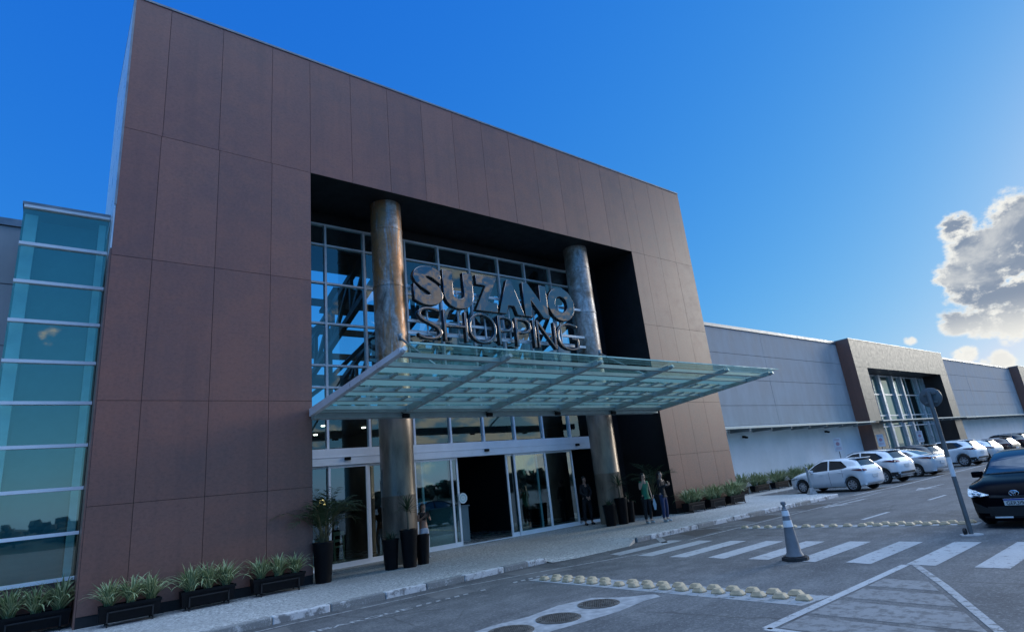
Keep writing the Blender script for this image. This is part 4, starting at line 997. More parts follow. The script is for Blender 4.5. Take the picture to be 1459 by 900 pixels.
HW = dict(side=[([(.72, 1.06), (.95, 1.0), (1.58, .975)], [(.72, 1.08), (1.0, 1.33), (1.58, 1.385)]), ([(1.66, .97), (2.5, .93), (2.74, .95)], [(1.66, 1.385), (2.0, 1.37), (2.3, 1.25), (2.74, .97)])], top=[('rear_window', .17, .41, .86), ('windshield', 2.12, 2.86, .92)])
SUV = dict(L=4.27, w=[(0, .68), (.05, .76), (.15, .82), (.4, .87), (1.2, .89), (3.0, .89), (3.7, .87), (4.0, .8), (4.18, .68), (4.27, .55)], zs=[(0, .84), (.06, .96), (.18, 1.08), (.5, 1.12), (1.6, 1.05), (2.8, 1.0), (3.4, .96), (3.9, .9), (4.15, .82), (4.27, .7)],
    zt=[(0, .88), (.06, 1.02), (.16, 1.12), (.5, 1.52), (.7, 1.58), (1.3, 1.635), (2.0, 1.63), (2.4, 1.55), (2.8, 1.32), (3.1, 1.12), (3.4, 1.05), (3.9, .97), (4.15, .86), (4.27, .72)], wr=[(0, .64), (.16, .7), (.5, .6), (.8, .62), (1.5, .64), (2.2, .62), (2.8, .68), (3.15, .72), (3.8, .64), (4.27, .45)],
    fl=[(0, .42), (.1, .34), (.3, .24), (3.8, .24), (4.1, .3), (4.27, .4)], wx=(.76, 3.36), Ra=.40, rw=.345, mirror=(2.75, .86, 1.1), handles=[(1.2, .98), (2.15, .95)], seams=[(1.75, .38, 1.02, 0), (2.85, .4, .98, 0)], clad=.055, tail=([(.1, .97), (.62, 1.05)], [(.1, 1.1), (.62, 1.07)]), taily=([(.42, .98), (.78, .97)], [(.42, 1.06), (.78, 1.1)]), head=([(3.6, .84), (4.12, .76)], [(3.6, .92), (4.12, .84)]), bump=.52, plate=.8, rails=True, spoil=(.5, 1.56))
SW = dict(side=[([(.62, 1.22), (.95, 1.13), (1.7, 1.1)], [(.62, 1.26), (.95, 1.48), (1.7, 1.55)]), ([(1.78, 1.1), (2.7, 1.06), (2.98, 1.08)], [(1.78, 1.55), (2.15, 1.53), (2.45, 1.42), (2.98, 1.1)])], top=[('rear_window', .2, .49, .86), ('windshield', 2.32, 3.06, .92)])
SEDAN = dict(L=4.4, w=[(0, .66), (.05, .74), (.15, .8), (.4, .85), (1.2, .865), (3.2, .865), (3.9, .83), (4.15, .75), (4.32, .6), (4.4, .48)], zs=[(0, .8), (.06, .93), (.2, 1.0), (.6, 1.02), (1.6, .97), (2.8, .92), (3.4, .86), (4.0, .76), (4.25, .68), (4.4, .58)],
    zt=[(0, .84), (.06, .98), (.2, 1.045), (.55, 1.1), (1.0, 1.28), (1.4, 1.42), (1.9, 1.475), (2.3, 1.45), (2.7, 1.32), (3.05, 1.1), (3.35, .98), (3.6, .94), (4.0, .85), (4.25, .74), (4.4, .6)], wr=[(0, .6), (.2, .7), (.55, .7), (1.0, .62), (1.5, .58), (2.1, .59), (2.7, .64), (3.2, .69), (3.9, .62), (4.4, .4)],
    fl=[(0, .4), (.1, .3), (.3, .2), (3.9, .19), (4.2, .2), (4.4, .24)], wx=(.95, 3.5), Ra=.365, rw=.315, mirror=(2.88, .84, .99), handles=[(1.55, .9), (2.45, .86)], seams=[(2.0, .32, .96, 0), (3.0, .36, .9, 0)], clad=.012, tail=([(.1, .86), (.7, .97)], [(.1, 1.0), (.7, .985)]), taily=([(.42, .88), (.74, .87)], [(.42, .97), (.74, .99)]), head=([(3.7, .68), (4.25, .62)], [(3.7, .76), (4.25, .7)]), bump=.42, plate=.66)
SEW = dict(side=[([(.98, 1.1), (1.2, 1.04), (2.0, 1.0)], [(.98, 1.12), (1.35, 1.32), (2.0, 1.4)]), ([(2.08, 1.0), (2.85, .965), (3.12, .98)], [(2.08, 1.4), (2.35, 1.37), (2.65, 1.27), (3.12, 1.0)])], top=[('rear_window', .66, 1.36, .88), ('windshield', 2.4, 3.26, .92)])
PG = 'cars parked nose to the white wall'
def park(label, S, W, rx, ry, paint, rz=80.5):
    a = R_(rz); lx = S['wx'][0] - S['L'] / 2; ly = .78; c, s = math.cos(a), math.sin(a)
    return make_car(label, S, (rx - (lx * c - ly * s), ry - (lx * s + ly * c), 0.004), a, paint, PG, W, ends())
park('small white hatchback, the nearest of the parked cars', HATCH, HW, 28.28, 11.84, m_carwhite)
s1 = park('white SUV with dark lower trim parked second in the row', SUV, SW, 32.5, 12.05, m_carwhite)
park('silver white sedan with sloping back parked third in the row', dict(SEDAN, bmat=m_carsilver), SEW, 36.9, 12.0, m_carsilver)
park('black SUV mostly hidden behind the silver white sedan', SUV, SW, 39.6, 12.5, m_cardark)
lx = dup(s1, (s1.location.x + 12.95, s1.location.y, .004), None, 'white SUV with dark lower trim just right of the sign pole')
park('white hatchback half hidden behind the white SUV right of the sign pole', HATCH, HW, 50.2, 12.1, m_carsilver)
park('dark red hatchback far along the row between pale cars', HATCH, HW, 55.0, 12.1, m_carred)
park('dark SUV far along the row near the right edge of the photo', SUV, SW, 59.6, 12.1, m_cardark)
park('white sedan at the far end of the row, cut by the right photo edge', SEDAN, SEW, 63.2, 11.5, m_carwhite)
# black car facing the camera
def black_front(cs, t, paint):
    L = cs.L; S = cs.S
    for sg in (-1, 1):
        lo = [(.42, .655), (.6, .625), (.72, .63), (.775, .66)]; hi = [(.42, .665), (.6, .72), (.72, .775), (.775, .80)]
        if sg < 0: lo = [(-a, z) for a, z in lo][::-1]; hi = [(-a, z) for a, z in hi][::-1]
        b = MB(); cs.end(b, lo, hi, True, .012, 12, 4); hl = b.build('headlamp', m_lampglass, t, world=False, smooth=True)
        b = MB()
        for (y, z, r) in ((.58, .675, .034), (.68, .69, .03)):
            x = cs.xend(y, z, True) - L / 2 + .016; b.lathe([(.001, .012), (r * .6, .01), (r, 0), (r, -.02)], 14, M=Matrix.Translation((x, sg * y, z)) @ Matrix.Rotation(R_(90), 4, 'Y'), cap=False)
        e = b.build('lamp_reflector', m_chrm, None); e.parent = hl
        b = MB(); h2 = hi; l3 = [(a, z - .012) for a, z in hi]; cs.end(b, l3, h2, True, .016, 12, 1); e = b.build('lamp_strip', m_reflect, None); e.parent = hl
        b = MB(); lo = [(.5, .3), (.74, .3)]; hi = [(.5, .4), (.74, .52)]
        if sg < 0: lo = [(-a, z) for a, z in lo][::-1]; hi = [(-a, z) for a, z in hi][::-1]
        cs.end(b, lo, hi, True, .006, 8, 3); b.build('fog_lamp_recess', m_blackmat, t, world=False, smooth=True)
    b = MB(); cs.end(b, [(-.5, .24), (.5, .24)], [(-.5, .43), (.5, .43)], True, .007, 14, 4)
    for z in (.27, .31, .35, .39): cs.end(b, [(-.48, z), (.48, z)], [(-.48, z + .012), (.48, z + .012)], True, .016, 12, 1)
    b.build('lower_grille', m_blackmat, t, world=False, smooth=True)
    b = MB(); cs.end(b, [(-.42, .60), (0, .585), (.42, .60)], [(-.42, .65), (0, .635), (.42, .65)], True, .008, 14, 2); b.build('upper_grille', m_blackmat, t, world=False, smooth=True)
    b = MB(); cs.end(b, [(-.6, .205), (.6, .205)], [(-.6, .24), (.6, .24)], True, .03, 14, 1); b.build('bumper_lip', m_black, t, world=False, smooth=True)
    for y0 in (.12, -.42):
        b = MB(); cs.end(b, [(y0, .208), (y0 + .3, .208)], [(y0, .238), (y0 + .3, .238)], True, .034, 6, 1); b.build('lip_reflector', m_reflect, t, world=False, smooth=True)
    # emblem: three rings
    ex = cs.xend(0, .675, True) - L / 2 + .03
    b = MB()
    def ell(cy, cz, ry, rz_, r=.0085): b.tube([(ex - (abs(cz + rz_ * math.sin(a) - .675)) * .05, cy + ry * math.cos(a), cz + rz_ * math.sin(a)) for a in [2 * math.pi * k / 28 for k in range(29)]], r, 8, cap=False)
    ell(0, .675, .077, .052); ell(0, .697, .046, .0195, .0065); ell(0, .675, .0195, .047, .0065); b.build('emblem', m_chrm, t, world=False, smooth=True)
    px = max(cs.xend(0, .5, True), cs.xend(.2, .55, True)) - L / 2 + .022
    b = MB(); b.box(px - .012, px, -.2, .2, .445, .575, bev=.004); pl = b.build('licence_plate', m_plate, t, world=False)
    b = MB(); b.box(px + .0, px + .002, -.197, .197, .541, .572); e = b.build('plate_band', m_plateblue, None); e.parent = pl
    me = text_mesh('GER3I91', .098, .0005, .0015); 
    for v in me.vertices: v.co = (px + .0025 + v.co.z, v.co.x * .93, v.co.y + .458)
    e = link_mesh('plate_lettering', me, m_ink); e.parent = pl
    b = MB(); cs.top(b, 3.28, 3.31, .8, .012, 1, 8); b.build('wiper', m_blackmat, t, world=False)
    b = MB(); b.box(-.7, .3, -.45, .45, .5, 1.0); b.build('cabin_interior', m_blackmat, t, world=False)
BLK = dict(SEDAN); BLK['w'] = [(0, .66), (.05, .74), (.15, .8), (.4, .85), (1.2, .865), (3.4, .865), (3.95, .84), (4.18, .79), (4.3, .7), (4.37, .55), (4.4, .4)]
BLK['zs'] = [(0, .8), (.06, .93), (.2, 1.0), (.6, 1.02), (1.6, .97), (2.8, .92), (3.4, .88), (4.0, .82), (4.2, .76), (4.34, .68), (4.4, .6)]
BLK['zt'] = SEDAN['zt'][:9] + [(3.05, 1.12), (3.35, 1.0), (3.6, .965), (4.0, .9), (4.22, .82), (4.34, .72), (4.4, .64)]
BLK['fl'] = [(0, .4), (.1, .3), (.3, .2), (3.9, .16), (4.2, .14), (4.4, .15)]; BLK['mmat'] = m_carblack
make_car('glossy black sedan facing the camera with headlamps and front plate', BLK, (15.35 + 2.2, 3.43, .004), math.pi, m_carblack, None, dict(side=SEW['side'], top=SEW['top']), black_front)
# ------------------------------------------------------------------ people
def skin(name, J, E, m, parent, root=0, sub=2):
    me = bpy.data.meshes.new(name); ks = list(J); me.from_pydata([J[k][0] for k in ks], [(ks.index(a), ks.index(c)) for a, c in E], [])
    o = bpy.data.objects.new(name, me); C.objects.link(o); o.modifiers.new('skin', 'SKIN'); s_ = o.modifiers.new('sub', 'SUBSURF'); s_.levels = sub; s_.render_levels = sub
    for i, k in enumerate(ks):
        r = J[k][1]; me.skin_vertices[0].data[i].radius = (r, r) if isinstance(r, (int, float)) else r
        me.skin_vertices[0].data[i].use_root = (i == root)
    dg = bpy.context.evaluated_depsgraph_get(); dg.update()
    m2 = bpy.data.meshes.new_from_object(o.evaluated_get(dg)); bpy.data.objects.remove(o); bpy.data.meshes.remove(me)
    for p in m2.polygons: p.use_smooth = True
    return link_mesh(name, m2, m, parent)
def person(label, loc, rz, s, arms, mskin, top, legs, shoe, hairlen=.3, sleeve=False, crop=0, legspread=.02, head=(0, 0)):
    t = thing('person', label, 'person', loc, rz)
    hx, hy = head
    J = dict(pel=((0, 0, .93), (.13, .095)), wai=((0, 0, 1.08), (.108, .082)), che=((0, -.01, 1.27), (.135, .095)), nb=((0, .0, 1.40), .062), nk=((hx * .3, -.008 + hy * .3, 1.455), .046), jaw=((hx, -.03 + hy, 1.52), (.058, .066)), cra=((hx, -.005 + hy, 1.585), (.074, .088)), crn=((hx, 0 + hy, 1.635), (.05, .06)), nose=((hx * 1.3, -.108 + hy, 1.545), .011))
    E = [('pel', 'wai'), ('wai', 'che'), ('che', 'nb'), ('nb', 'nk'), ('nk', 'jaw'), ('jaw', 'cra'), ('cra', 'crn'), ('jaw', 'nose')]
    for sd, sg in (('R', -1), ('L', 1)):
        el, wr, pd = arms[sd]; el, wr, pd = Vector(el), Vector(wr), Vector(pd).normalized()
        J['sh' + sd] = ((sg * .155, .0, 1.365), .05); J['el' + sd] = (el, .036); J['wr' + sd] = (wr, .025); pa = wr + pd * .06; J['pa' + sd] = (pa, (.034, .02))
        E += [('che', 'sh' + sd), ('sh' + sd, 'el' + sd), ('el' + sd, 'wr' + sd), ('wr' + sd, 'pa' + sd)]
        side = pd.cross(Vector((0, 1, .2))).normalized()
        if side.length < .1: side = Vector((1, 0, 0))
        for i, (o_, l_) in enumerate(((-.028, .06), (-.01, .075), (.01, .07), (.027, .055))):
            a = pa + side * o_ + pd * .03; c = a + (pd + Vector((0, -.25, 0))).normalized() * l_
            J['f%d%s' % (i, sd)] = (a, .0095); J['g%d%s' % (i, sd)] = (c, .0075); E += [('pa' + sd, 'f%d%s' % (i, sd)), ('f%d%s' % (i, sd), 'g%d%s' % (i, sd))]
        a = wr + pd * .03 + side * -.04 + Vector((0, -.02, 0)); J['th' + sd] = (a, .01); J['ti' + sd] = (a + pd * .04 + side * -.01, .008); E += [('wr' + sd, 'th' + sd), ('th' + sd, 'ti' + sd)]
        fx = sg * (.085 + legspread)
        J['hi' + sd] = ((sg * .085, 0, .86), .088); J['kn' + sd] = ((fx, -.02, .48), .055); J['an' + sd] = ((fx, .02, .09), .037); J['to' + sd] = ((fx * 1.1, -.12, .035), .034)
        E += [('pel', 'hi' + sd), ('hi' + sd, 'kn' + sd), ('kn' + sd, 'an' + sd), ('an' + sd, 'to' + sd)]
    sc_ = lambda D: {k: (tuple(Vector(p) * s), (tuple(x * s for x in r) if isinstance(r, tuple) else r * s)) for k, (p, r) in D.items()}
    skin('body', sc_(J), E, mskin, t)
    g = .014
    T = {k: J[k] for k in ('pel', 'wai', 'che')}; T = {k: (p, tuple(x + g for x in r)) for k, (p, r) in T.items()}; T['nb'] = ((0, 0, 1.375), .075); T['hem'] = ((0, 0, .918), (.114 + g, .087 + g))
    if crop: T['pel'] = ((0, 0, 1.02 + crop), (.1 + g, .08 + g)); T['wai'] = ((0, 0, 1.12 + crop), (.108 + g, .085 + g))
    TE = [('pel', 'wai'), ('wai', 'che'), ('che', 'nb')]
    if crop: del T['hem']
    else: TE.append(('pel', 'hem'))
    for sd, sg in (('R', -1), ('L', 1)):
        T['s' + sd] = ((sg * .15, 0, 1.365), .056); TE.append(('che', 's' + sd))
        if sleeve:
            el, wr, _ = arms[sd]; T['e' + sd] = (Vector(el), .047); T['w' + sd] = (Vector(wr), .036); TE += [('s' + sd, 'e' + sd), ('e' + sd, 'w' + sd)]
        else: T['e' + sd] = ((sg * .168, 0, 1.33), .05); TE.append(('s' + sd, 'e' + sd))
    skin('top', sc_(T), TE, top, t)
    G = dict(pel=((0, 0, .97), (.135, .102)), hip=((0, 0, .88), (.14, .108))); GE = [('pel', 'hip')]
    for sd, sg in (('R', -1), ('L', 1)):
        G['h' + sd] = ((sg * .088, 0, .8), .093); G['k' + sd] = (Vector(J['kn' + sd][0]), .068); G['a' + sd] = (Vector(J['an' + sd][0]) + Vector((0, 0, .03)), .056); GE += [('hip', 'h' + sd), ('h' + sd, 'k' + sd), ('k' + sd, 'a' + sd)]
    skin('trousers', sc_(G), GE, legs, t, 1)
    for sd in ('R', 'L'):
        a, c = Vector(J['an' + sd][0]), Vector(J['to' + sd][0])
        skin('shoe', sc_(dict(h=((a.x, a.y + .03, .045), .045), m=((a.x, (a.y + c.y) / 2, .045), .044), t=((c.x, c.y - .03, .035), .036))), [('h', 'm'), ('m', 't')], shoe, t)
    b = MB(); hc = Vector((hx, .012 + hy, 1.592)); G = []; rh = random.Random(len(label))
    for i in range(15):
        e_ = -math.pi / 2 + math.pi * i / 14; row = []
        for j in range(25):
            a_ = 2 * math.pi * j / 24; d = Vector((math.cos(a_) * math.cos(e_), math.sin(a_) * math.cos(e_), math.sin(e_)))
            k = 1 + .03 * math.sin(7 * a_ + 3 * e_)
            p = hc + Vector((d.x * .083 * k, d.y * .098 * k, d.z * .096))
            if p.y < hc.y - .035 and p.z < 1.628: p = hc + (p - hc) * .72          # the face stays clear of hair
            row.append(p * s)
        G.append(row)
    b.grid(G)
    if hairlen > .15:
        b.mi = 0; H2 = []
        for i in range(7):
            t_ = i / 6; z = 1.6 - (hairlen + .1) * t_; w_ = .082 * (1 - .35 * t_) ; yb_ = .06 + .045 * math.sin(t_ * 2.2)
            H2.append([Vector((hx * (1 - t_) + w_ * math.cos(q), yb_ + hy * (1 - t_) + .034 * math.sin(q) * (1 - .3 * t_), z)) * s for q in [2 * math.pi * j / 12 for j in range(13)]])
        b.grid(H2); b.f(H2[-1][:-1])
    b.build('hair', m_hair, t, world=False, smooth=True, weld=.0004, sharp=1.6)
    b = MB()
    for sg in (-1, 1): b.lathe([(.001, -.009), (.008, -.006), (.01, 0), (.008, .006), (.001, .009)], 10, M=Matrix.Scale(s, 4) @ Matrix.Translation((hx * 1.1 + sg * .03, -.085 + hy, 1.575)), cap=False)
    b.build('eyes', m_ink, t, world=False)
    b = MB(); b.box(hx * 1.1 - .022, hx * 1.1 + .022, -.094 + hy, -.086 + hy, 1.5, 1.511, bev=.003, M=Matrix.Scale(s, 4)); b.build('mouth', mat('lips_%d' % len(MATS), (.25, .08, .07)), t, world=False)
    return t
down = lambda sg: ((sg * .2, .02, 1.12), (sg * .2, -.03, .88), (0, -.05, -1))
def phone(label, p, rz=0, m=None):
    t = MB(); t.box(-.036, .036, -.005, .005, -.075, .075, bev=.004, M=Matrix.Translation(p) @ Matrix.Rotation(rz, 4, 'Z') @ Matrix.Rotation(R_(-25), 4, 'X')); return tag(t.build('mobile_phone', m or m_black), label, 'phone')
pa = Vector((16.47, 13.79, .12)); sA = 1.0
person('person in a green sleeveless top and black trousers raising a hand to the face', pa, R_(-12), sA, dict(R=((-.235, -.05, 1.13), (-.125, -.13, 1.42), (.25, -.1, 1)), L=((.215, .02, 1.11), (.235, -.03, .87), (.05, -.05, -1))), m_skin2, m_green, m_blkcloth, m_shoe, .22)
phone('small dark phone held to the ear by the person in the green top', pa + Vector((-.115, -.15, 1.53)))
t = thing('shopping_bag', 'white shopping bag hanging from the hand of the person in green', 'bag', pa + Vector((.30, -.1, .42)), R_(40))
b = MB(); b.grid([[(-.15, -.03, 0), (.15, -.03, 0)], [(-.16, -.06, .18), (.16, -.06, .18)], [(-.14, -.02, .36), (.14, -.02, .36)]]); b.grid([[(-.15, .03, 0), (.15, .03, 0)], [(-.16, .06, .18), (.16, .06, .18)], [(-.14, .02, .36), (.14, .02, .36)]])
for sx in (-1, 1): b.grid([[(sx * .15, -.03, 0), (sx * .15, .03, 0)], [(sx * .16, -.06, .18), (sx * .16, .06, .18)], [(sx * .14, -.02, .36), (sx * .14, .02, .36)]])
b.f([(-.15, -.03, 0), (.15, -.03, 0), (.15, .03, 0), (-.15, .03, 0)]); b.build('bag_body', m_bag, t, world=False)
b = MB(); b.tube([(-.08, 0, .35), (-.05, 0, .45), (0, 0, .48), (.05, 0, .45), (.08, 0, .35)], .008, 6); b.build('handle', m_bag, t, world=False)
pb = Vector((16.86, 13.36, .12))
person('person with long dark hair in a black top and blue jeans looking at a phone', pb, R_(5), 1.0, dict(R=((-.2, -.06, 1.13), (-.06, -.24, 1.2), (.5, -.3, .25)), L=((.22, -.05, 1.13), (.1, -.25, 1.2), (-.4, -.3, .3))), m_skin2, m_blkcloth, m_denim, m_shoe, .32, sleeve=True)
phone('dark phone held in both hands by the person in blue jeans', pb + Vector((.0, -.33, 1.26)))
pc = Vector((8.78, 15.75, .12))
person('person in black cropped top and pale jeans behind the black pots by the rusty column', pc, R_(-5), .9, dict(R=((-.21, -.05, 1.14), (-.07, -.22, 1.27), (.4, -.3, .5)), L=((.22, -.05, 1.14), (.09, -.23, 1.25), (-.4, -.3, .4))), m_skin, m_blkcloth, m_pale, m_shoe, .2, crop=.1)
phone('phone held up by the person behind the black pots', pc + Vector((.0, -.29, 1.2)))
pg = Vector((16.3, 16.55, .12))
person('person in dark uniform standing in the shaded doorway left of the grey column', pg, R_(-15), 1.06, dict(R=((-.23, -.03, 1.12), (-.06, -.16, .96), (.5, -.2, -.4)), L=((.23, -.03, 1.12), (.06, -.17, .94), (-.5, -.2, -.4))), m_skin, m_blkcloth, m_blkcloth, m_blackmat, .05, sleeve=True, legspread=.05)
# ------------------------------------------------------------------ far surroundings behind the camera (they show in the glass)
b = MB(); rows = []
for j, (d, hh) in enumerate(((70, 0), (73, .8), (80, 1.6), (96, 2.6), (140, 3.6))):
    row = []
    for i in range(281):
        x = -210 + i * 1.5; r = random.Random(i * 7 + j); row.append((x, -d - 8 * math.sin(x * .02), 0 if j == 0 else hh * (.72 + .28 * math.sin(x * .06 + 1) + .22 * math.sin(x * .23) + .12 * math.sin(x * .71 + j) + r.uniform(-.22, .22)) - .03))
    rows.append(row)
b.grid(rows); struct('hill', b, m_hill, smooth=True)
b = MB(); r = random.Random(5)
for i in range(420):
    x = r.uniform(-170, 170); y = -72 - r.uniform(0, 14); hh = r.uniform(1.2, 3.2) * (1.25 + .45 * math.sin(x * .09)) ; rad = r.uniform(.8, 2.0)
    for k in range(5):
        c = Vector((x + r.uniform(-1, 1) * rad, y, hh * r.uniform(.45, 1.0))); q = rad * r.uniform(.4, .75)
        V = [b.bm.verts.new(c + Vector((math.cos(a_) * math.cos(e_), math.sin(a_) * math.cos(e_), math.sin(e_))) * q * r.uniform(.7, 1.3)) for e_ in (-.9, -.1, .7) for a_ in [2 * math.pi * j / 7 for j in range(7)]]
        for e_ in range(2):
            for j in range(7): b.bm.faces.new((V[e_ * 7 + j], V[e_ * 7 + (j + 1) % 7], V[e_ * 7 + 7 + (j + 1) % 7], V[e_ * 7 + 7 + j]))
        b.bm.faces.new(V[14:])
    b.tube([(x, y, -.03), (x, y, hh * .6)], .14, 5)
tag(b.build('far_wood', m_hill), 'dark band of trees across the road that shows only in the glass', 'trees', kind='stuff')
# ------------------------------------------------------------------ light and sky
SUN_AZ, SUN_EL = -12.0, 15.0   # azimuth from +X towards +Y
sd = Vector((math.cos(R_(SUN_AZ)) * math.cos(R_(SUN_EL)), math.sin(R_(SUN_AZ)) * math.cos(R_(SUN_EL)), math.sin(R_(SUN_EL))))
sun = bpy.data.objects.new('sun', bpy.data.lights.new('sun', 'SUN')); C.objects.link(sun); sun.rotation_euler = (-sd).to_track_quat('-Z', 'Y').to_euler(); sun.location = (60, 0, 60)
sun.data.energy = 1.15; sun.data.angle = R_(20); sun.data.color = (1, .95, .86)
w = bpy.data.worlds.new('World'); sc.world = w; w.use_nodes = True; nt = w.node_tree; nd = nt.nodes; ln = nt.links; nd.clear()
sky = nd.new('ShaderNodeTexSky'); sky.sky_type = 'NISHITA'; sky.sun_disc = False; sky.sun_elevation = R_(SUN_EL); sky.sun_rotation = R_(90 - SUN_AZ); sky.air_density = 1.0; sky.dust_density = 1.0; sky.ozone_density = 2.0; sky.altitude = 700
K_ = 10 / 2 ** (0.6)
sepc = nd.new('ShaderNodeSeparateColor'); ln.new(sky.outputs[0], sepc.inputs[0]); comb = nd.new('ShaderNodeCombineColor'); chan = []
for i, (p_, l_) in enumerate(((1.35, -3.55), (.65, -1.82), (.17, -.48))):
    n = nd.new('ShaderNodeMath'); n.operation = 'POWER'; n.inputs[1].default_value = p_; ln.new(sepc.outputs[i], n.inputs[0])
    m_ = nd.new('ShaderNodeMath'); m_.operation = 'MULTIPLY'; m_.inputs[1].default_value = math.exp(l_) * K_; ln.new(n.outputs[0], m_.inputs[0]); chan.append(m_.outputs[0])
def lim(a_, c_, k_):
    q = nd.new('ShaderNodeMath'); q.operation = 'MULTIPLY'; q.inputs[1].default_value = k_; ln.new(c_, q.inputs[0])
    n = nd.new('ShaderNodeMath'); n.operation = 'MINIMUM'; ln.new(a_, n.inputs[0]); ln.new(q.outputs[0], n.inputs[1]); return n.outputs[0]
g_ = lim(chan[1], chan[2], .96); ln.new(lim(chan[0], g_, .86), comb.inputs[0]); ln.new(g_, comb.inputs[1]); ln.new(chan[2], comb.inputs[2])
bg = nd.new('ShaderNodeBackground'); bg.inputs['Strength'].default_value = .1; ln.new(comb.outputs[0], bg.inputs['Color'])
tc = nd.new('ShaderNodeTexCoord'); D = tc.outputs['Generated']
def math_(op, a, c=None, clamp=False):
    n = nd.new('ShaderNodeMath'); n.operation = op; n.use_clamp = clamp
    for i, v in enumerate((a, c)):
        if v is None: continue
        if isinstance(v, (int, float)): n.inputs[i].default_value = v
        else: ln.new(v, n.inputs[i])
    return n.outputs[0]
def blob(u, v, rpx, strength=1.0):
    c = ray(u, v); n = nd.new('ShaderNodeVectorMath'); n.operation = 'DISTANCE'; n.inputs[1].default_value = c; ln.new(D, n.inputs[0])
    mr = nd.new('ShaderNodeMapRange'); mr.interpolation_type = 'SMOOTHSTEP'; mr.inputs['From Min'].default_value = rpx * .15; mr.inputs['From Max'].default_value = rpx * 1.35; mr.inputs['To Min'].default_value = strength; mr.inputs['To Max'].default_value = 0
    ln.new(n.outputs['Value'], mr.inputs['Value']); return mr.outputs[0]
BL = [(1458, 325, .062, 1), (1425, 348, .05), (1388, 358, .04), (1455, 375, .075), (1410, 390, .06), (1375, 402, .046), (1450, 415, .055), (1495, 360, .085), (1365, 325, .03), (1345, 398, .022), (1440, 450, .045, .9), (1400, 455, .04, .85), (1362, 460, .03, .8), (1380, 503, .018, .75), (1365, 505, .012, .7), (1425, 516, .022, .8), (1405, 520, .014, .7), (1297, 485, .012, .62), (1550, 395, .1)]
def mrange(x, a, c, lo=0, hi=1, sm=True):
    n = nd.new('ShaderNodeMapRange'); n.interpolation_type = 'SMOOTHSTEP' if sm else 'LINEAR'
    for k, v in (('From Min', a), ('From Max', c), ('To Min', lo), ('To Max', hi)): n.inputs[k].default_value = v
    ln.new(x, n.inputs['Value']); return n.outputs[0]
acc = None
for q in BL:
    o_ = blob(*q); acc = o_ if acc is None else math_('MAXIMUM', acc, o_)
mp = nd.new('ShaderNodeMapping'); mp.inputs['Scale'].default_value = (1, 1, 1.5); ln.new(D, mp.inputs['Vector'])
def wn(scale, detail, rough=.6, dist=0):
    n = nd.new('ShaderNodeTexNoise'); n.inputs['Scale'].default_value = scale; n.inputs['Detail'].default_value = detail; n.inputs['Roughness'].default_value = rough; n.inputs['Distortion'].default_value = dist; ln.new(mp.outputs[0], n.inputs['Vector']); return n.outputs['Fac']
n1 = wn(13, 12, .62, .25); n2 = wn(5.5, 8, .6); n3 = wn(22, 8, .6); n4 = wn(48, 8, .62); n5 = wn(9, 7, .6, .3); n6 = wn(8, 8, .58, .2)
dens = math_('MULTIPLY', acc, math_('ADD', math_('ADD', math_('MULTIPLY', math_('SUBTRACT', n1, .5), 3.0), math_('MULTIPLY', math_('SUBTRACT', n4, .5), 1.7)), .98))
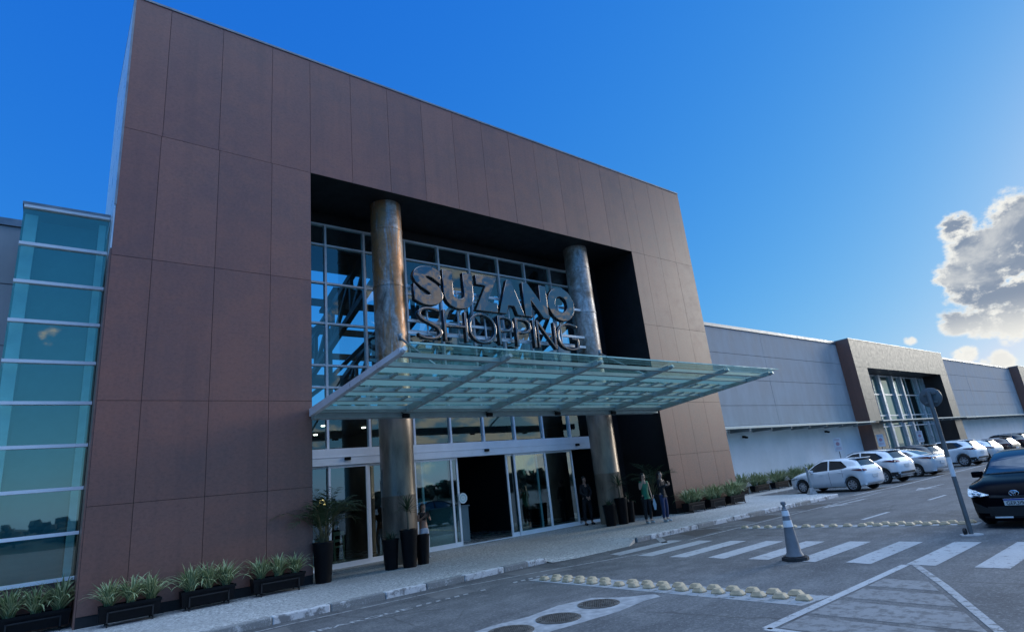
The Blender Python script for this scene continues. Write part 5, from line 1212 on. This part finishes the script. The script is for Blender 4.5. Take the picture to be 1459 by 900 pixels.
# scattered clouds in the half of the sky behind the camera
sep = nd.new('ShaderNodeSeparateXYZ'); ln.new(D, sep.inputs[0])
back = math_('MULTIPLY', math_('SUBTRACT', -.12, sep.outputs['Y']), 5, True)
lowm = nd.new('ShaderNodeMapRange'); lowm.inputs['From Min'].default_value = .62; lowm.inputs['From Max'].default_value = .25; lowm.inputs['To Min'].default_value = -.25; ln.new(sep.outputs['Z'], lowm.inputs['Value'])
bd = math_('MULTIPLY', math_('ADD', math_('SUBTRACT', math_('MULTIPLY', math_('SUBTRACT', n6, .5), 4.2), mrange(sep.outputs['X'], .25, .5, .6, -.16, False)), math_('MULTIPLY', lowm.outputs[0], .32)), back)
dens2 = math_('MAXIMUM', dens, bd)
alpha = mrange(dens2, .32, .68); core = math_('MULTIPLY', mrange(math_('ADD', dens2, math_('MULTIPLY', math_('SUBTRACT', n3, .5), 1.1)), .5, .95), math_('MULTIPLY', mrange(sep.outputs['Z'], .115, .175, .15, 1.0), mrange(n5, .3, .52, .45, 1.0)))
cm = nd.new('ShaderNodeMix'); cm.data_type = 'RGBA'; ln.new(core, cm.inputs[0]); cm.inputs[6].default_value = (*[c_ * K_ for c_ in (.95, .93, .86)], 1); cm.inputs[7].default_value = (*[c_ * K_ for c_ in (.24, .29, .38)], 1)
bc = nd.new('ShaderNodeBackground'); ln.new(cm.outputs[2], bc.inputs['Color']); bc.inputs['Strength'].default_value = .1
mx = nd.new('ShaderNodeMixShader'); ln.new(math_('MULTIPLY', alpha, .93), mx.inputs[0]); ln.new(bg.outputs[0], mx.inputs[1]); ln.new(bc.outputs[0], mx.inputs[2])
# bright bluish veil added overhead and behind the camera to light the ground
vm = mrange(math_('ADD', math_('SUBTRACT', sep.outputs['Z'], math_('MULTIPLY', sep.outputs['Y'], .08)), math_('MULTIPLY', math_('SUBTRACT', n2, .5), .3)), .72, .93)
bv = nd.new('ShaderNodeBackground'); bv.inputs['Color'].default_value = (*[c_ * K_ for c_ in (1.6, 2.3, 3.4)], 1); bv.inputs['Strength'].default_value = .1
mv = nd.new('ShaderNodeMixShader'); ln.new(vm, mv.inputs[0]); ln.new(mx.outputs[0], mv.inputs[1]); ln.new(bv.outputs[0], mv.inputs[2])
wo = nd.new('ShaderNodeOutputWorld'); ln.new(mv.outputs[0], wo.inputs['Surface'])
# ------------------------------------------------------------------ picture settings
sc.view_settings.view_transform = 'Standard'; sc.view_settings.look = 'None'; sc.view_settings.gamma = 1; sc.view_settings.use_curve_mapping = False
sc.view_settings.exposure = 0.6
sc.render.resolution_x = 1024; sc.render.resolution_y = 631
sc.cycles.max_bounces = 8; sc.cycles.transparent_max_bounces = 16; sc.cycles.caustics_reflective = False; sc.cycles.caustics_refractive = False
